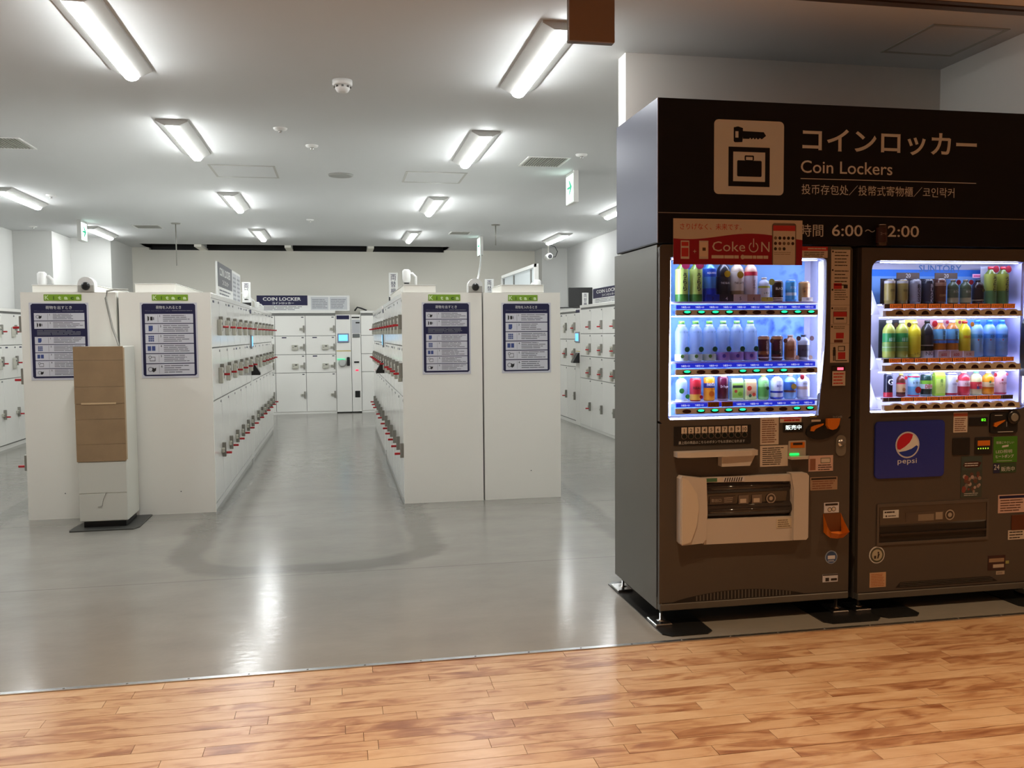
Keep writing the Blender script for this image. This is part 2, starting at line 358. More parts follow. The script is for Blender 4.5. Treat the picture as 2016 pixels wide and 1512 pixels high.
# wood floor: planks in view one by one, the rest of the hall as a board
fw_ = struct('floor_planked', MB().box(-8, 8, -4, 3.765, -.06, -.012, mat('joint_brown', (.10, .05, .025), .7)), 'warm brown plank floor of the hall')
pr_ = .0702; y1 = 3.764; row = 0; cache = {}
while y1 > 2.30:
    x = -2.4 - R.uniform(0, .4)
    xe = 4.4
    while x < xe:
        L = R.choice([.42, .54, .60, .72, .84, .96]); k = L
        vis = True
        if vis:
            if k not in cache:
                b = MB(); g = .0009; b.box(g, L - g, -pr_ + g, -g, -.012, 0, m_wood); cache[k] = b.build('plank', fw_); o = cache[k]
            else: o = share('plank', cache[k].data, fw_)
            o.location = (x, y1, R.uniform(-.0003, .0003))
        x += L
    y1 -= pr_; row += 1
rest = MB()
yy = y1
def strips(x0, x1, ya, yb):
    y = ya
    while y > yb:
        x = x0 - R.uniform(0, .8)
        while x < x1:
            L = R.uniform(.5, .9); a, b = max(x, x0), min(x + L, x1)
            if b > a + .01: rest.box(a + .0006, b - .0006, max(y - pr_, yb) + .0006, y - .0006, -.012, 0, m_wood)
            x += L
        y -= pr_
strips(-4, -2.81, 3.764, y1); strips(5.38, 7.5, 3.764, y1); strips(-4, 7.5, y1, -.5)
part('plank_field', rest, fw_)['kind'] = 'stuff'

# ------------------------------------------------------------------ ceiling lights (real light)
m_tube = mat('tube_diffuser', (.9, .9, .9), .4, emit=TUBE, ecol=TUBE_COL)
lb = MB()
Lg = 1.22
lb.prism([(-.115, .0), (-.115, -.012), (-.05, -.045), (.05, -.045), (.115, -.012), (.115, .0)][::-1], 0, Lg, mat('fixture_white', (.52, .52, .50), .5))
lt_ = MB()
prof = [(.043 * cos(a), -.045 - .03 * sin(a)) for a in [pi * i / 8 for i in range(9)]]
lt_.prism(prof[::-1][::-1] if False else prof[::-1], .012, Lg - .012, m_tube)
b0 = l0 = None
spots = [(-3.52, [4.5, 6.98, 10.37, 13.81]), (-1.19, [4.5, 6.98, 10.37, 13.81]), (1.165, [4.5, 6.98, 10.37, 13.81]), (3.58, [6.98, 10.37, 13.81])]
rown = {-3.52: 'over the left wall lockers', -1.19: 'left of the smoke detector', 1.165: 'right of the smoke detector', 3.58: 'by the right wall'}
dist = {4.5: 'nearest', 6.98: 'second nearest', 10.37: 'third nearest', 13.81: 'farthest'}
for X, ys in spots:
    for Y in ys:
        t = thing('ceiling_light', 'white linear ceiling light %s, %s of its row' % (rown[X], dist[Y]), 'ceiling light', (X, Y, CZ), 0, 'linear ceiling lights')
        if b0 is None: b0 = part('light_base', lb, t).data; l0 = part('diffuser', lt_, t).data
        else: share('light_base', b0, t); share('diffuser', l0, t)

# warm downlights of the hall, outside the picture above and behind the camera
for X in (-3.6, -1.2, 1.2, 3.6, 6.0):
    for Y in (1.0, 2.75):
        if Y == 1.0 and abs(X) < 0: continue
        t = thing('downlight', 'warm recessed hall downlight, %s of the row %s' % ({-3.6: 'first', -1.2: 'second', 1.2: 'third', 3.6: 'fourth', 6.0: 'fifth'}[X], 'near the shutter track' if Y > 2 else 'over the camera'), 'downlight', (X, Y, CZ), 0, 'warm hall downlights')
        part('rim', MB().lathe([(.075, -.004), (.06, -.006), (.06, .0), (.075, 0)], 0, 0, 0, m_white, n=20, cap=False), t)
        ld = bpy.data.lights.new('lamp', 'SPOT'); ld.energy = SPOT; ld.color = SPOT_COL; ld.spot_size = radians(96); ld.spot_blend = .9; ld.shadow_soft_size = .05
        lo = bpy.data.objects.new('lamp', ld); COL.objects.link(lo); lo.parent = t; lo.location = (0, 0, -.03)

# ------------------------------------------------------------------ ceiling fittings
def hatch(x0, x1, y0, y1, label):
    t = thing('ceiling_hatch', label, 'access hatch', ((x0 + x1) / 2, (y0 + y1) / 2, CZ)); a, b = (x1 - x0) / 2, (y1 - y0) / 2; w = .022
    mf = mat('hatch_frame_grey', (.36, .35, .32), .4, metal=.3)
    f = MB(); f.box(-a, a, -b, -b + w, -.004, .001, mf); f.box(-a, a, b - w, b, -.004, .001, mf); f.box(-a, -a + w, -b + w, b - w, -.004, .001, mf); f.box(a - w, a, -b + w, b - w, -.004, .001, mf)
    part('hatch_frame', f, t); part('hatch_panel', MB().box(-a + w, a - w, -b + w, b - w, -.002, .001, m_ceil), t)
hatch(-1.18, -.57, 8.73, 9.38, 'square access hatch left of the round ceiling disc')
hatch(.67, 1.28, 8.81, 9.43, 'square access hatch right of the round ceiling disc')
hatch(3.08, 3.54, 4.21, 4.68, 'square access hatch in the ceiling above the vending machines')
def vent(x, y, w, d, label):
    t = thing('ceiling_vent', label, 'air vent', (x, y, CZ), 0, 'ceiling air vents'); a, b = w / 2, d / 2
    f = MB(); r = .02
    f.box(-a, a, -b, -b + r, -.006, .001, m_white); f.box(-a, a, b - r, b, -.006, .001, m_white); f.box(-a, -a + r, -b + r, b - r, -.006, .001, m_white); f.box(a - r, a, -b + r, b - r, -.006, .001, m_white)
    part('vent_frame', f, t); part('backing', MB().box(-a + r, a - r, -b + r, b - r, -.0006, .001, m_gap), t)
    n = 15; st = (w - 2 * r) / n; sm = None
    for i in range(n):
        if sm is None:
            q = MB(); q.box(-.004, .004, -b + r, b - r, -.008, -.0006, mat('slat_grey', (.42, .42, .38), .5)); sm = part('slat', q, t); sm.location = (-a + r + st * .5, 0, 0)
        else: share('slat', sm.data, t, (-a + r + st * (i + .5), 0, 0))
vent(-2.70, 8.02, .42, .44, 'grey air vent cut by the left edge of the picture')
vent(-2.71, 13.74, .38, .40, 'grey air vent near the exit sign by the far left pillar')
vent(1.905, 8.14, .40, .45, 'large slatted air vent beside the green arrow sign')
vent(1.90, 14.0, .33, .36, 'small dark air vent near the hanging pole at the back')
t = thing('smoke_detector', 'round white smoke detector on the ceiling, front centre', 'smoke detector', (.047, 5.76, CZ))
part('base', MB().lathe([(.062, 0), (.062, -.028), (.055, -.034)], 0, 0, 0, m_white, n=24), t)
part('head', MB().lathe([(.046, -.034), (.046, -.052), (.036, -.07), (.0, -.072)][:3] + [(.02, -.074)], 0, 0, 0, m_white, n=24), t)
q = MB()
for i in range(8): a = 2 * pi * i / 8; q.box(.047 * cos(a) - .007, .047 * cos(a) + .007, .047 * sin(a) - .007, .047 * sin(a) + .007, -.048, -.038, m_gap)
part('grille', q, t)
t = thing('ceiling_disc', 'flat grey round cover on the ceiling between two hatches', 'ceiling cover', (.042, 9.1, CZ)); part('disc', MB().lathe([(.125, 0), (.12, -.014), (.10, -.018)], 0, 0, 0, mat('disc_grey', (.30, .30, .28), .5), n=28), t)
for (x, y, lab) in [(-.42, 7.14, 'small white sprinkler dome near the second light row'), (-.2, 7.74, 'small grey ceiling sensor between sprinkler and disc'), (-3.155, 10.85, 'small white sprinkler dome at the far left'), (-.37, 12.64, 'small sprinkler cap in the middle far ceiling'), (2.16, 7.76, 'small white sprinkler dome beside the slatted air vent'), (-4.3, 13.9, 'tiny ceiling cap near the left far wall')]:
    t = thing('sprinkler', lab, 'sprinkler', (x, y, CZ)); part('flange', MB().lathe([(.055, 0), (.05, -.012), (.025, -.02)], 0, 0, 0, m_white, n=16), t); part('nozzle', MB().lathe([(.015, -.02), (.012, -.035)], 0, 0, 0, m_steel, n=10), t)
def exit_sign(x, y, L, face, label, h=.26):
    t = thing('exit_sign', label, 'exit sign', (x, y, CZ))
    part('housing', MB().box(-.025, .025, 0, L, -.05 - h, -.001, mat('sign_case', (.6, .6, .57), .4)), t)
    mf = mat('exit_panel_glow', (.8, .9, .85), .4, emit=2.6, ecol=(.70, 1, .88)); xs = -.027 if face < 0 else .027
    f = MB(); v = [(xs, .015, -.045 - h + .01), (xs, L - .015, -.045 - h + .01), (xs, L - .015, -.03), (xs, .015, -.03)]
    f.add(v, [(0, 3, 2, 1) if face < 0 else (0, 1, 2, 3)], mf); part('lit_panel', f, t)
    a = MB(); xa = xs + (-.001 if face < 0 else .001); c = L / 2; cz = -.15; g = mat('exit_green', (0, .25, .12), .5, emit=.5, ecol=(0, .8, .4))
    pts = [(c + .09, cz + .012), (c - .01, cz + .012), (c - .01, cz + .012), (c + .03, cz + .07), (c - .005, cz + .07), (c - .09, cz), (c - .005, cz - .07), (c + .03, cz - .07), (c - .01, cz - .012), (c + .09, cz - .012)]
    pts = [p for i, p in enumerate(pts) if i == 0 or p != pts[i - 1]]
    if face > 0: pts = [(2 * c - p, z) for p, z in pts]
    a.add([(xa, p, z) for p, z in pts], [tuple(range(len(pts)))], g); part('arrow', a, t)
exit_sign(2.31, 8.5, .30, -1, 'lit white exit sign with a green arrow near the slatted vent')
exit_sign(-3.46, 13.05, .30, 1, 'lit exit sign in front of the far left pillar', .23)
exit_sign(2.31, 14.4, .30, -1, 'small lit exit sign above the right island, far back')
# hanging pole and cord
t = thing('ceiling_pole', 'thin grey pole hanging from a ceiling flange above the right island', 'pole', (2.28, 12.9, CZ))
part('flange', MB().lathe([(.07, 0), (.06, -.012)], 0, 0, 0, m_grey, n=14), t); part('pole', MB().lathe([(.008, -.012), (.008, -.3)], 0, 0, 0, m_grey, n=8), t)
t = thing('ceiling_pole', 'thin grey pole hanging from a ceiling flange above the far left vent', 'pole', (-2.25, 13.3, CZ))
part('flange', MB().lathe([(.07, 0), (.06, -.012)], 0, 0, 0, m_grey, n=14), t); part('pole', MB().lathe([(.008, -.012), (.008, -.6)], 0, 0, 0, m_grey, n=8), t)
tag(MB().tube([(1.27, 8.6, 1.785), (1.50, 9.8, 1.93), (1.80, 11.5, 2.18), (2.08, 13.1, 2.46), (2.29, 14.36, 2.715)], .012, m_white).build('hanging_cord'), 'white cord sagging from the small exit sign to the right island', 'cord')
t = thing('ceiling_camera', 'white bullet camera with a black cable loop under the far right light', 'security camera', (3.62, 15.2, CZ))
part('mount', MB().lathe([(.03, 0), (.012, -.02), (.012, -.2)], 0, 0, 0, m_grey, n=10), t)
part('body', MB().lathe([(.05, -.14), (.055, 0), (.055, .12), (.04, .14)], 0, .0, -.26, m_white, n=14, axis='y'), t); part('lens', MB().lathe([(.04, 0), (.035, .012)], 0, -.14, -.26, m_black, n=12, axis='y'), t)
part('cable', MB().tube([(.02, 0, -.06), (.12, 0, -.08), (.18, .05, -.16), (.15, .08, -.25), (.05, .1, -.26)], .007, m_black), t)
# hanging bronze guide box
t = thing('shutter_guide', 'bronze rectangular box hanging from the shutter track', 'shutter guide', (1.153, 3.95, 2.744))
part('box', MB().box(-.106, .106, .02, .05, 0, CZ - 2.744 - .005, m_bronze), t)
part('face_plate', MB().box(-.108, .108, .006, .02, .0, CZ - 2.744 - .005, mat('face_brown', (.24, .145, .095), .45), .003), t)

# ------------------------------------------------------------------ lockers
def door_mesh(w, h):
    k = ('door', round(w, 3), round(h, 3))
    if k not in _dm:
        b = MB(); b.box(.004, w - .004, -.012, .0, .004, h - .004, m_lock, .003); me = b.build('door'); _dm[k] = me.data; bpy.data.objects.remove(me)
    return _dm[k]
_dm = {}
def shared(k, fn):
    if k not in _dm:
        b = MB(); fn(b); o = b.build(k); _dm[k] = o.data; bpy.data.objects.remove(o)
    return _dm[k]
def f_handle(b): b.box(-.013, .013, -.032, 0, -.062, .062, m_grey, .003); b.box(-.075, -.012, -.022, 0, -.02, .018, m_beige, .003); b.box(-.06, -.03, -.026, -.02, -.008, .008, m_grey)
def f_key(b): b.box(-.011, .011, -.078, -.03, -.036, -.018, m_red, .003)
def f_coin(b): b.box(-.055, .055, -.035, 0, -.045, .045, m_beige, .005); b.box(-.005, .035, -.037, -.033, .012, .028, m_black); b.disc(-.03, -.002, .009, -.0365, m_grey)
def f_coinv(b): b.box(-.033, .033, -.035, 0, -.07, .065, m_beige, .005); b.box(-.006, .02, -.037, -.033, .02, .04, m_black); b.disc(-.005, -.03, .008, -.0365, m_grey)
def f_plate(b): b.box(-.02, .02, -.003, 0, -.009, .009, mat('number_plate', (.10, .10, .11), .4))
def f_note(b): b.box(-.04, .04, -.0025, 0, -.009, .009, m_navy)
ROW3 = [(.06, .895, .445, 0), (.895, 1.325, 1.12, 1), (1.325, 1.733, 1.525, 1)]
ROW4 = [(.035, .745, .345, 0), (.745, 1.075, .868, 1), (1.075, 1.41, 1.205, 1), (1.41, 1.775, 1.535, 0)]
def bank(label, loc, rz, ncol, pitch, rows, depth, H=1.768, keys=True, coinv=True, endl=False, endr=False, doors=True, name='locker_bank', roof=.03):
    t = thing(name, label, 'locker bank', loc, rz); Wd = ncol * pitch
    c = MB(); c.box(0, Wd, .001, depth, .0, H - .001, m_lock); c.box(.002, Wd - .002, -.0005, .001, .05, H - roof - .01, m_gap); c.box(0, Wd, -.004, .001, 0, .05, m_lock)
    part('cabinet', c, t)
    part('top_rail', MB().box(0, Wd, -.018, .06, H - roof - .012, H, m_lock, .004), t)
    if endl: part('end_panel', MB().box(-.022, 0, -.014, depth - .002, 0, 1.768, m_end), t)
    if endr: part('end_panel', MB().box(Wd, Wd + .022, -.014, depth - .002, 0, 1.768, m_end), t)
    if not doors: return t
    for i in range(ncol):
        for (z0, z1, hz, coin) in rows:
            d = share('door', door_mesh(pitch, z1 - z0), t, (i * pitch, 0, z0))
            share('handle', shared('handle', f_handle), d, (pitch - .03, -.012, hz - z0))
            if keys and R.random() < .93: share('key_tag', shared('key_tag', f_key), d, (pitch - .03, -.012, hz - z0))
            share('number_plate', shared('number_plate', f_plate), d, (pitch - .05, -.012, z1 - z0 - .03))
            if coin: share('coin_box', shared('coin_v' if coinv else 'coin_h', f_coinv if coinv else f_coin), d, (pitch - (.125 if coinv else .19), -.012, hz - z0 - (.03 if coinv else .0)))
            if coin and R.random() < .4: share('notice', shared('notice', f_note), d, (pitch * .3, -.012, z1 - z0 - .03))
    return t
def terminal(label, loc, rz, w, depth, lit=True, H=1.768):
    t = thing('payment_terminal', label, 'payment terminal', loc, rz)
    part('cabinet', MB().box(.003, w - .003, -.012, depth, 0, H - .02, m_lock, .004), t)
    part('top_label', MB().box(.02, w - .02, -.016, -.012, H - .09, H - .045, m_navy), t)
    s = MB(); s.box(.02, w - .02, -.028, -.012, 1.27, 1.44, mat('bezel_grey', (.25, .27, .3), .4), .006); part('bezel', s, t)
    part('screen', MB().box(.045, w - .045, -.030, -.027, 1.30, 1.415, E_('6fc8ff', 1.6)), t, 'lit pale blue screen')
    part('yellow_line', MB().box(.01, w - .01, -.0135, -.012, 1.135, 1.145, P('b8a23a')), t)
    k = MB(); k.prismx([(-.012, 1.12), (-.03, 1.12), (-.11, .99), (-.11, .965), (-.012, .965)], w * .3, w * .85, m_black); part('card_reader', k, t)
    return t
# left island: right half faces the aisle, left half faces the left wall lockers
bank('near locker bank of the left island facing the centre aisle, red key tags', (-1.02, 7.422, 0), pi / 2, 6, .518, ROW3, .675, endl=True)
bank('far locker bank of the left island facing the centre aisle', (-1.02, 10.73, 0), pi / 2, 6, .518, ROW3, .675)
terminal('narrow payment terminal between the two aisle banks of the left island', (-1.02, 10.532, 0), pi / 2, .195, .675)
bank('near locker bank of the left island facing the left wall', (-2.385, 7.422 + 6 * .518, 0), -pi / 2, 6, .518, ROW3, .675, endr=True)
bank('far locker bank of the left island facing the left wall', (-2.385, 10.73 + 6 * .518, 0), -pi / 2, 6, .518, ROW3, .675)
# right island
bank('near locker bank of the right island facing the centre aisle, red key tags', (.525, 7.422 + 6 * .518, 0), -pi / 2, 6, .518, ROW3, .66, endr=True)
bank('far locker bank of the right island facing the centre aisle', (.525, 10.73 + 6 * .518, 0), -pi / 2, 6, .518, ROW3, .66)
terminal('narrow payment terminal between the two aisle banks of the right island', (.525, 10.727, 0), -pi / 2, .195, .66)
bank('near locker bank of the right island facing the right wall', (1.85, 7.422, 0), pi / 2, 6, .518, ROW3, .655, endl=True)
bank('far locker bank of the right island facing the right wall', (1.85, 10.73, 0), pi / 2, 6, .518, ROW3, .655)
# left wall, right wall, back wall
bank('locker bank along the left wall beside the left island', (-4.2, 9.2, 0), pi / 2, 10, .5, ROW3, .55, H=1.80)
bank('near locker bank on the right wall under the navy sign', (3.6, 13.0, 0), -pi / 2, 6, .585, ROW4, .6, H=1.84)
terminal('payment terminal on the right wall between two locker banks', (3.6, 13.27, 0), -pi / 2, .265, .6, H=1.82)
bank('far locker bank on the right wall beside the monitor', (3.6, 15.35, 0), -pi / 2, 4, .52, ROW3, .6, H=1.80)
bank('locker bank on the back wall left of the lit payment terminal', (-2.745, 16.4, 0), 0, 5, .535, ROW4, .5, H=1.86, keys=False, coinv=False)
bank('locker bank on the back wall right of the payment terminal', (.38, 16.4, 0), 0, 4, .535, ROW4, .5, H=1.86, keys=False, coinv=False)
t = thing('payment_terminal', 'lit payment terminal with a blue screen on the back wall', 'payment terminal', (-.07, 16.4, 0))
part('cabinet', MB().box(.003, .272, -.03, .5, .02, 1.79, m_lock, .004), t)
part('side_cabinet', MB().box(.279, .447, -.03, .5, .02, 1.79, m_lock, .004), t)
part('top_label', MB().box(.02, .245, -.034, -.03, 1.705, 1.775, m_navy), t)
part('price_panel', MB().box(.29, .44, -.033, -.03, 1.45, 1.70, mat('panel_grey', (.45, .46, .48), .4)).box(.36, .43, -.036, -.032, 1.63, 1.655, m_black), t)
part('name_plate', MB().box(.29, .43, -.035, -.032, 1.725, 1.75, m_black), t); part('coin_slot', MB().box(.30, .43, -.045, -.03, 1.375, 1.44, mat('slot_grey', (.12, .13, .13), .4), .004), t); part('card_slot', MB().box(.32, .41, -.04, -.03, .91, .94, m_black), t)
part('bezel', MB().box(.03, .235, -.045, -.03, 1.28, 1.45, mat('bezel_blue', (.22, .26, .36), .4), .008), t)
part('screen', MB().box(.052, .212, -.048, -.044, 1.315, 1.425, E_('6fc8ff', 1.8)), t, 'lit pale blue screen')
part('yellow_line', MB().box(.01, .265, -.032, -.03, 1.125, 1.14, P('b8a23a')), t)
q = MB(); q.lathe([(.062, 0), (.07, .02), (.05, .05)], .11, -.03, .91, mat('reader_shell', (.45, .46, .44), .35), n=20, axis='y'); part('card_reader', q, t)
part('reader_light', MB().box(.02, .16, -.05, -.03, .975, .99, E_('30e8a0', 1.5)), t, 'green lit strip')
part('handset', MB().box(.19, .245, -.075, -.03, .86, 1.02, m_black, .01), t)
part('red_lamp', MB().box(.345, .395, -.034, -.03, .765, .79, E_('ff2040', 2.5)), t); part('outlet', MB().box(.33, .42, -.036, -.03, .28, .40, m_black, .004), t)
# strip seams and little fittings on the island ends
# boxes on top of islands (cable covers)
def cover(x0, x1, y0, y1, z1, label):
    t = thing('cable_cover', label, 'cable cover', (x0, y0, 1.77)); a, b, h = x1 - x0, y1 - y0, z1 - 1.77
    part('trunking', MB().box(0, a, 0, b, .0, h, m_end, .004), t); part('lid', MB().box(-.004, a + .004, -.002, b, h, h + .006, m_lock), t)
    return t
cover(-2.34, -1.885, 7.49, 10.3, 1.825, 'low white trunking on top of the left island, beside the round camera')
cover(-1.59, -1.285, 7.5, 9.3, 1.838, 'white trunking box on top of the left island, right half')
cover(.53, .80, 7.45, 9.4, 1.83, 'low white trunking on top of the right island, left end')
cover(1.36, 1.73, 7.44, 7.9, 1.832, 'white trunking box on top of the right island, right end')
def dome(x, y, label):
    t = thing('dome_camera', label, 'security camera', (x, y, 1.77))
    pts = [(-.062, 0), (.062, 0), (.062, .055)] + [(.062 * cos(a), .055 + .062 * sin(a)) for a in [pi * i / 10 for i in range(1, 10)]] + [(-.062, .055)]
    part('shell', MB().prism(pts, 0, .09, m_white), t)
    part('face', MB().prism([(x_ * .92, z_ * .9 + .003) for x_, z_ in pts[:3]] + [(-.057, .052)], -.004, 0, mat('cam_face', (.42, .41, .37), .4)), t)
    part('lens', MB().lathe([(.032, 0), (.030, .012), (.018, .02)], 0, -.004, .045, m_black, n=20, axis='y'), t)
dome(-1.925, 7.39, 'round-topped white camera on the front edge of the left island'); dome(1.13, 7.395, 'round-topped white camera on the front edge of the right island')
def arm_cam(x, y, z, s, label, base=.0):
    t = thing('arm_camera', label, 'security camera', (x, y, 1.77 + base)); z -= base
    part('arm', MB().tube([(0, 0, 0), (0, 0, z - .02), (-s * .03, 0, z + .01), (-s * .07, 0, z)], .012, m_white), t)
    part('body', MB().lathe([(.022, .045), (.036, .03), (.036, -.04), (.03, -.07)], -s * .08, 0, z - .0, m_white, n=14), t)
    part('lens', MB().lathe([(.026, -.07), (.02, -.082)], -s * .08, 0, z, m_black, n=12), t)
arm_cam(-2.25, 7.7, .13, 1, 'white drooping camera above the far left of the left island', .08); arm_cam(.66, 7.75, .17, 1, 'white drooping camera at the left end of the right island', .069)
arm_cam(1.72, 8.0, .10, -1, 'small white camera at the right end of the right island', 0); arm_cam(-1.27, 12.05, .2, -1, 'white lamp-like camera behind the grey sign board'); arm_cam(-1.15, 12.9, .14, 1, 'small white camera right of the vertical plate on the left island')
arm_cam(-1.1, 13.5, .1, 1, 'small white camera in front of the navy sign, far end'); arm_cam(.62, 10.2, .1, -1, 'white camera behind the vertical plate on the right island')
def vplate(x, y, z0, w, h, label, rz=0, txt='両替機'):
    t = thing('vertical_sign', label, 'sign', (x, y, 1.77), rz)
    part('stand', MB().box(-w * .5, w * .5, .0, .05, 0, z0 - 1.77 + .01, m_black), t)
    part('plate', MB().box(-w / 2, w / 2, -.006, 0, z0 - 1.77, z0 - 1.77 + h, m_white, .002), t)
    q = MB(); q.vtext(txt, 0, z0 - 1.77 + h * .93, h * .25, -.007, m_navy, bold=.03); part('lettering', q, t)
vplate(-1.2, 12.2, 1.86, .11, .27, 'white vertical plate on the left island above the aisle')
vplate(.6, 10.0, 1.84, .10, .27, 'white vertical plate on the left edge of the right island')
vplate(-2.2, 11.5, 1.80, .10, .23, 'small vertical plate behind the cable of the left island')
vplate(1.62, 9.6, 1.80, .10, .22, 'small vertical plate behind the round camera of the right island')
# sign boards
def board(label, loc, rz, w1=.92, w2=.82, h=.29, head='navy', pages=True, back=False):
    t = thing('sign_board', label, 'sign', loc, rz); m1 = m_navy if head == 'navy' else mat('slate_print', (.10, .10, .12), .4)
    part('panel', MB().box(0, w1 + w2, 0, .02, 0, h, m_white), t)
    if not back:
        q = MB(); q.rect(.0, w1 - .01, h * .36, h, -.001, m1); q.text('COIN LOCKER', w1 * .12, h * .66, h * .22, -.002, m_white, w=w1 * .74, bold=.02); q.text('コインロッカー', w1 * .3, h * .43, h * .15, -.002, m_white, w=w1 * .42, bold=.02)
        q.lines(.12, w1 - .1, h * .32, h * .04, 3, -.001, P('5a5c66'), .4)
        for a in (w1 + .05, w1 + w2 * .52): q.rect(a, a + w2 * .42, .02, h - .03, -.001, mat('page', (.55, .56, .58), .5)); q.lines(a + .02, a + w2 * .40, h - .06, .04, 6, -.002, P('8b8d93'), .45)
        part('print', q, t)
    else:
        f = MB()
        for x in (0, w1 + w2 - .03): f.box(x, x + .03, -.02, 0, 0, h, m_white)
        f.box(0, w1 + w2, -.02, 0, h - .03, h, m_white); part('frame', f, t)
        for x in (.09, .66, 1.5): part('bracket', MB().box(x, x + .035, -.014, 0, 0, h - .04, m_gap), t)
        part('back_sheet', MB().box(.03, w1 + w2 - .03, -.004, 0, 0, h - .03, mat('pale_sheet', (.55, .60, .62), .4)), t)
    return t
board('navy COIN LOCKER sign board on top of the back wall lockers', (-1.45, 16.5, 1.862), 0, .9, .74, .28)
board('grey and white sign board on top of the left island', (-1.24, 9.7, 1.80), pi / 2, 1.28, .9, .40, head='grey')
board('navy COIN LOCKER sign board on top of the right wall lockers', (3.66, 12.55, 1.842), -pi / 2, 1.5, .9, .22)
board('back of a white framed board on top of the right island', (1.80, 9.75, 1.80), -pi / 2, .9, .82, .265, back=True)
# monitor
t = thing('monitor', 'black flat monitor on top of the right wall lockers', 'monitor', (3.90, 14.1, 1.80), radians(-6))
part('foot', MB().box(-.1, .1, -.02, .12, 0, .015, m_black, .004), t); part('neck', MB().box(-.02, .02, .03, .06, .015, .1, m_black), t)
part('housing', MB().box(-.20, .20, 0, .04, .05, .37, mat('monitor_black', (.02, .02, .02), .4), .008), t); part('bezel_line', MB().box(-.203, .203, -.004, .0, .045, .05, m_grey), t)
q = MB(); q.box(.02, .125, -.03, -.024, .04, .28, m_white, .002); q.vtext('両替機', .0725, .265, .062, -.031, m_navy, bold=.03); part('plate', q, t, 'white vertical plate with dark characters')
tag(MB().tube([(3.25, 13.95, 1.81), (3.45, 14.0, 1.83), (3.75, 14.05, 1.84), (3.9, 14.1, 1.83)], .01, m_black).build('monitor_cable'), 'black cable lying on the right wall lockers by the monitor', 'cable')
tag(MB().tube([(.28, 16.6, 1.865), (.33, 16.62, 1.93), (.4, 16.6, 1.91), (.5, 16.58, 1.87)], .016, m_black).build('coiled_cable'), 'black coiled cable on the back wall lockers right of the sign', 'cable')

# ------------------------------------------------------------------ posters on the island ends
YE = 7.4 - .002
gr = P('6f7079'); dk = P('17171c'); bl = P('3b4c86')
def pict(q, kind, x, z, s, y):
    # little pictograms, s = cell size
    if kind == 'hand': q.disc(x + s * .25, z + s * .5, s * .28, y, gr); q.disc(x + s * .25, z + s * .5, s * .2, y - .0003, m_paper); q.flat([(x + s * .4, z + s * .3), (x + s * .6, z + s * .15), (x + s * .85, z + s * .35), (x + s * .9, z + s * .7), (x + s * .65, z + s * .6), (x + s * .5, z + s * .75)], y - .0004, dk)
    if kind == 'door': q.flat([(x + s * .1, z + s * .1), (x + s * .3, z + s * .3), (x + s * .3, z + s * .7), (x + s * .1, z + s * .9)], y, dk); q.rect(x + s * .45, x + s * .75, z + s * .25, z + s * .75, y, dk); q.rect(x + s * .8, x + s * .95, z + s * .3, z + s * .7, y, gr)
    if kind == 'one': q.rect(x + s * .2, x + s * .75, z + s * .15, z + s * .9, y, bl); q.disc(x + s * .75, z + s * .2, s * .12, y - .0003, m_paper)
    if kind == 'nine':
        for i in range(3):
            for j in range(3): q.rect(x + s * (.15 + .25 * i), x + s * (.36 + .25 * i), z + s * (.1 + .28 * j), z + s * (.33 + .28 * j), y, bl)
    if kind == 'two': q.rect(x + s * .0, x + s * .45, z + s * .2, z + s * .85, y, bl); q.rect(x + s * .55, x + s * 1.0, z + s * .2, z + s * .85, y, bl)
    if kind == 'card': q.rect(x + s * .25, x + s * .95, z + s * .15, z + s * .75, y, dk); q.rect(x + s * .30, x + s * .9, z + s * .22, z + s * .68, y - .0003, m_paper); q.disc(x + s * .28, z + s * .7, s * .2, y - .0004, dk); q.disc(x + s * .28, z + s * .7, s * .14, y - .0005, m_paper)
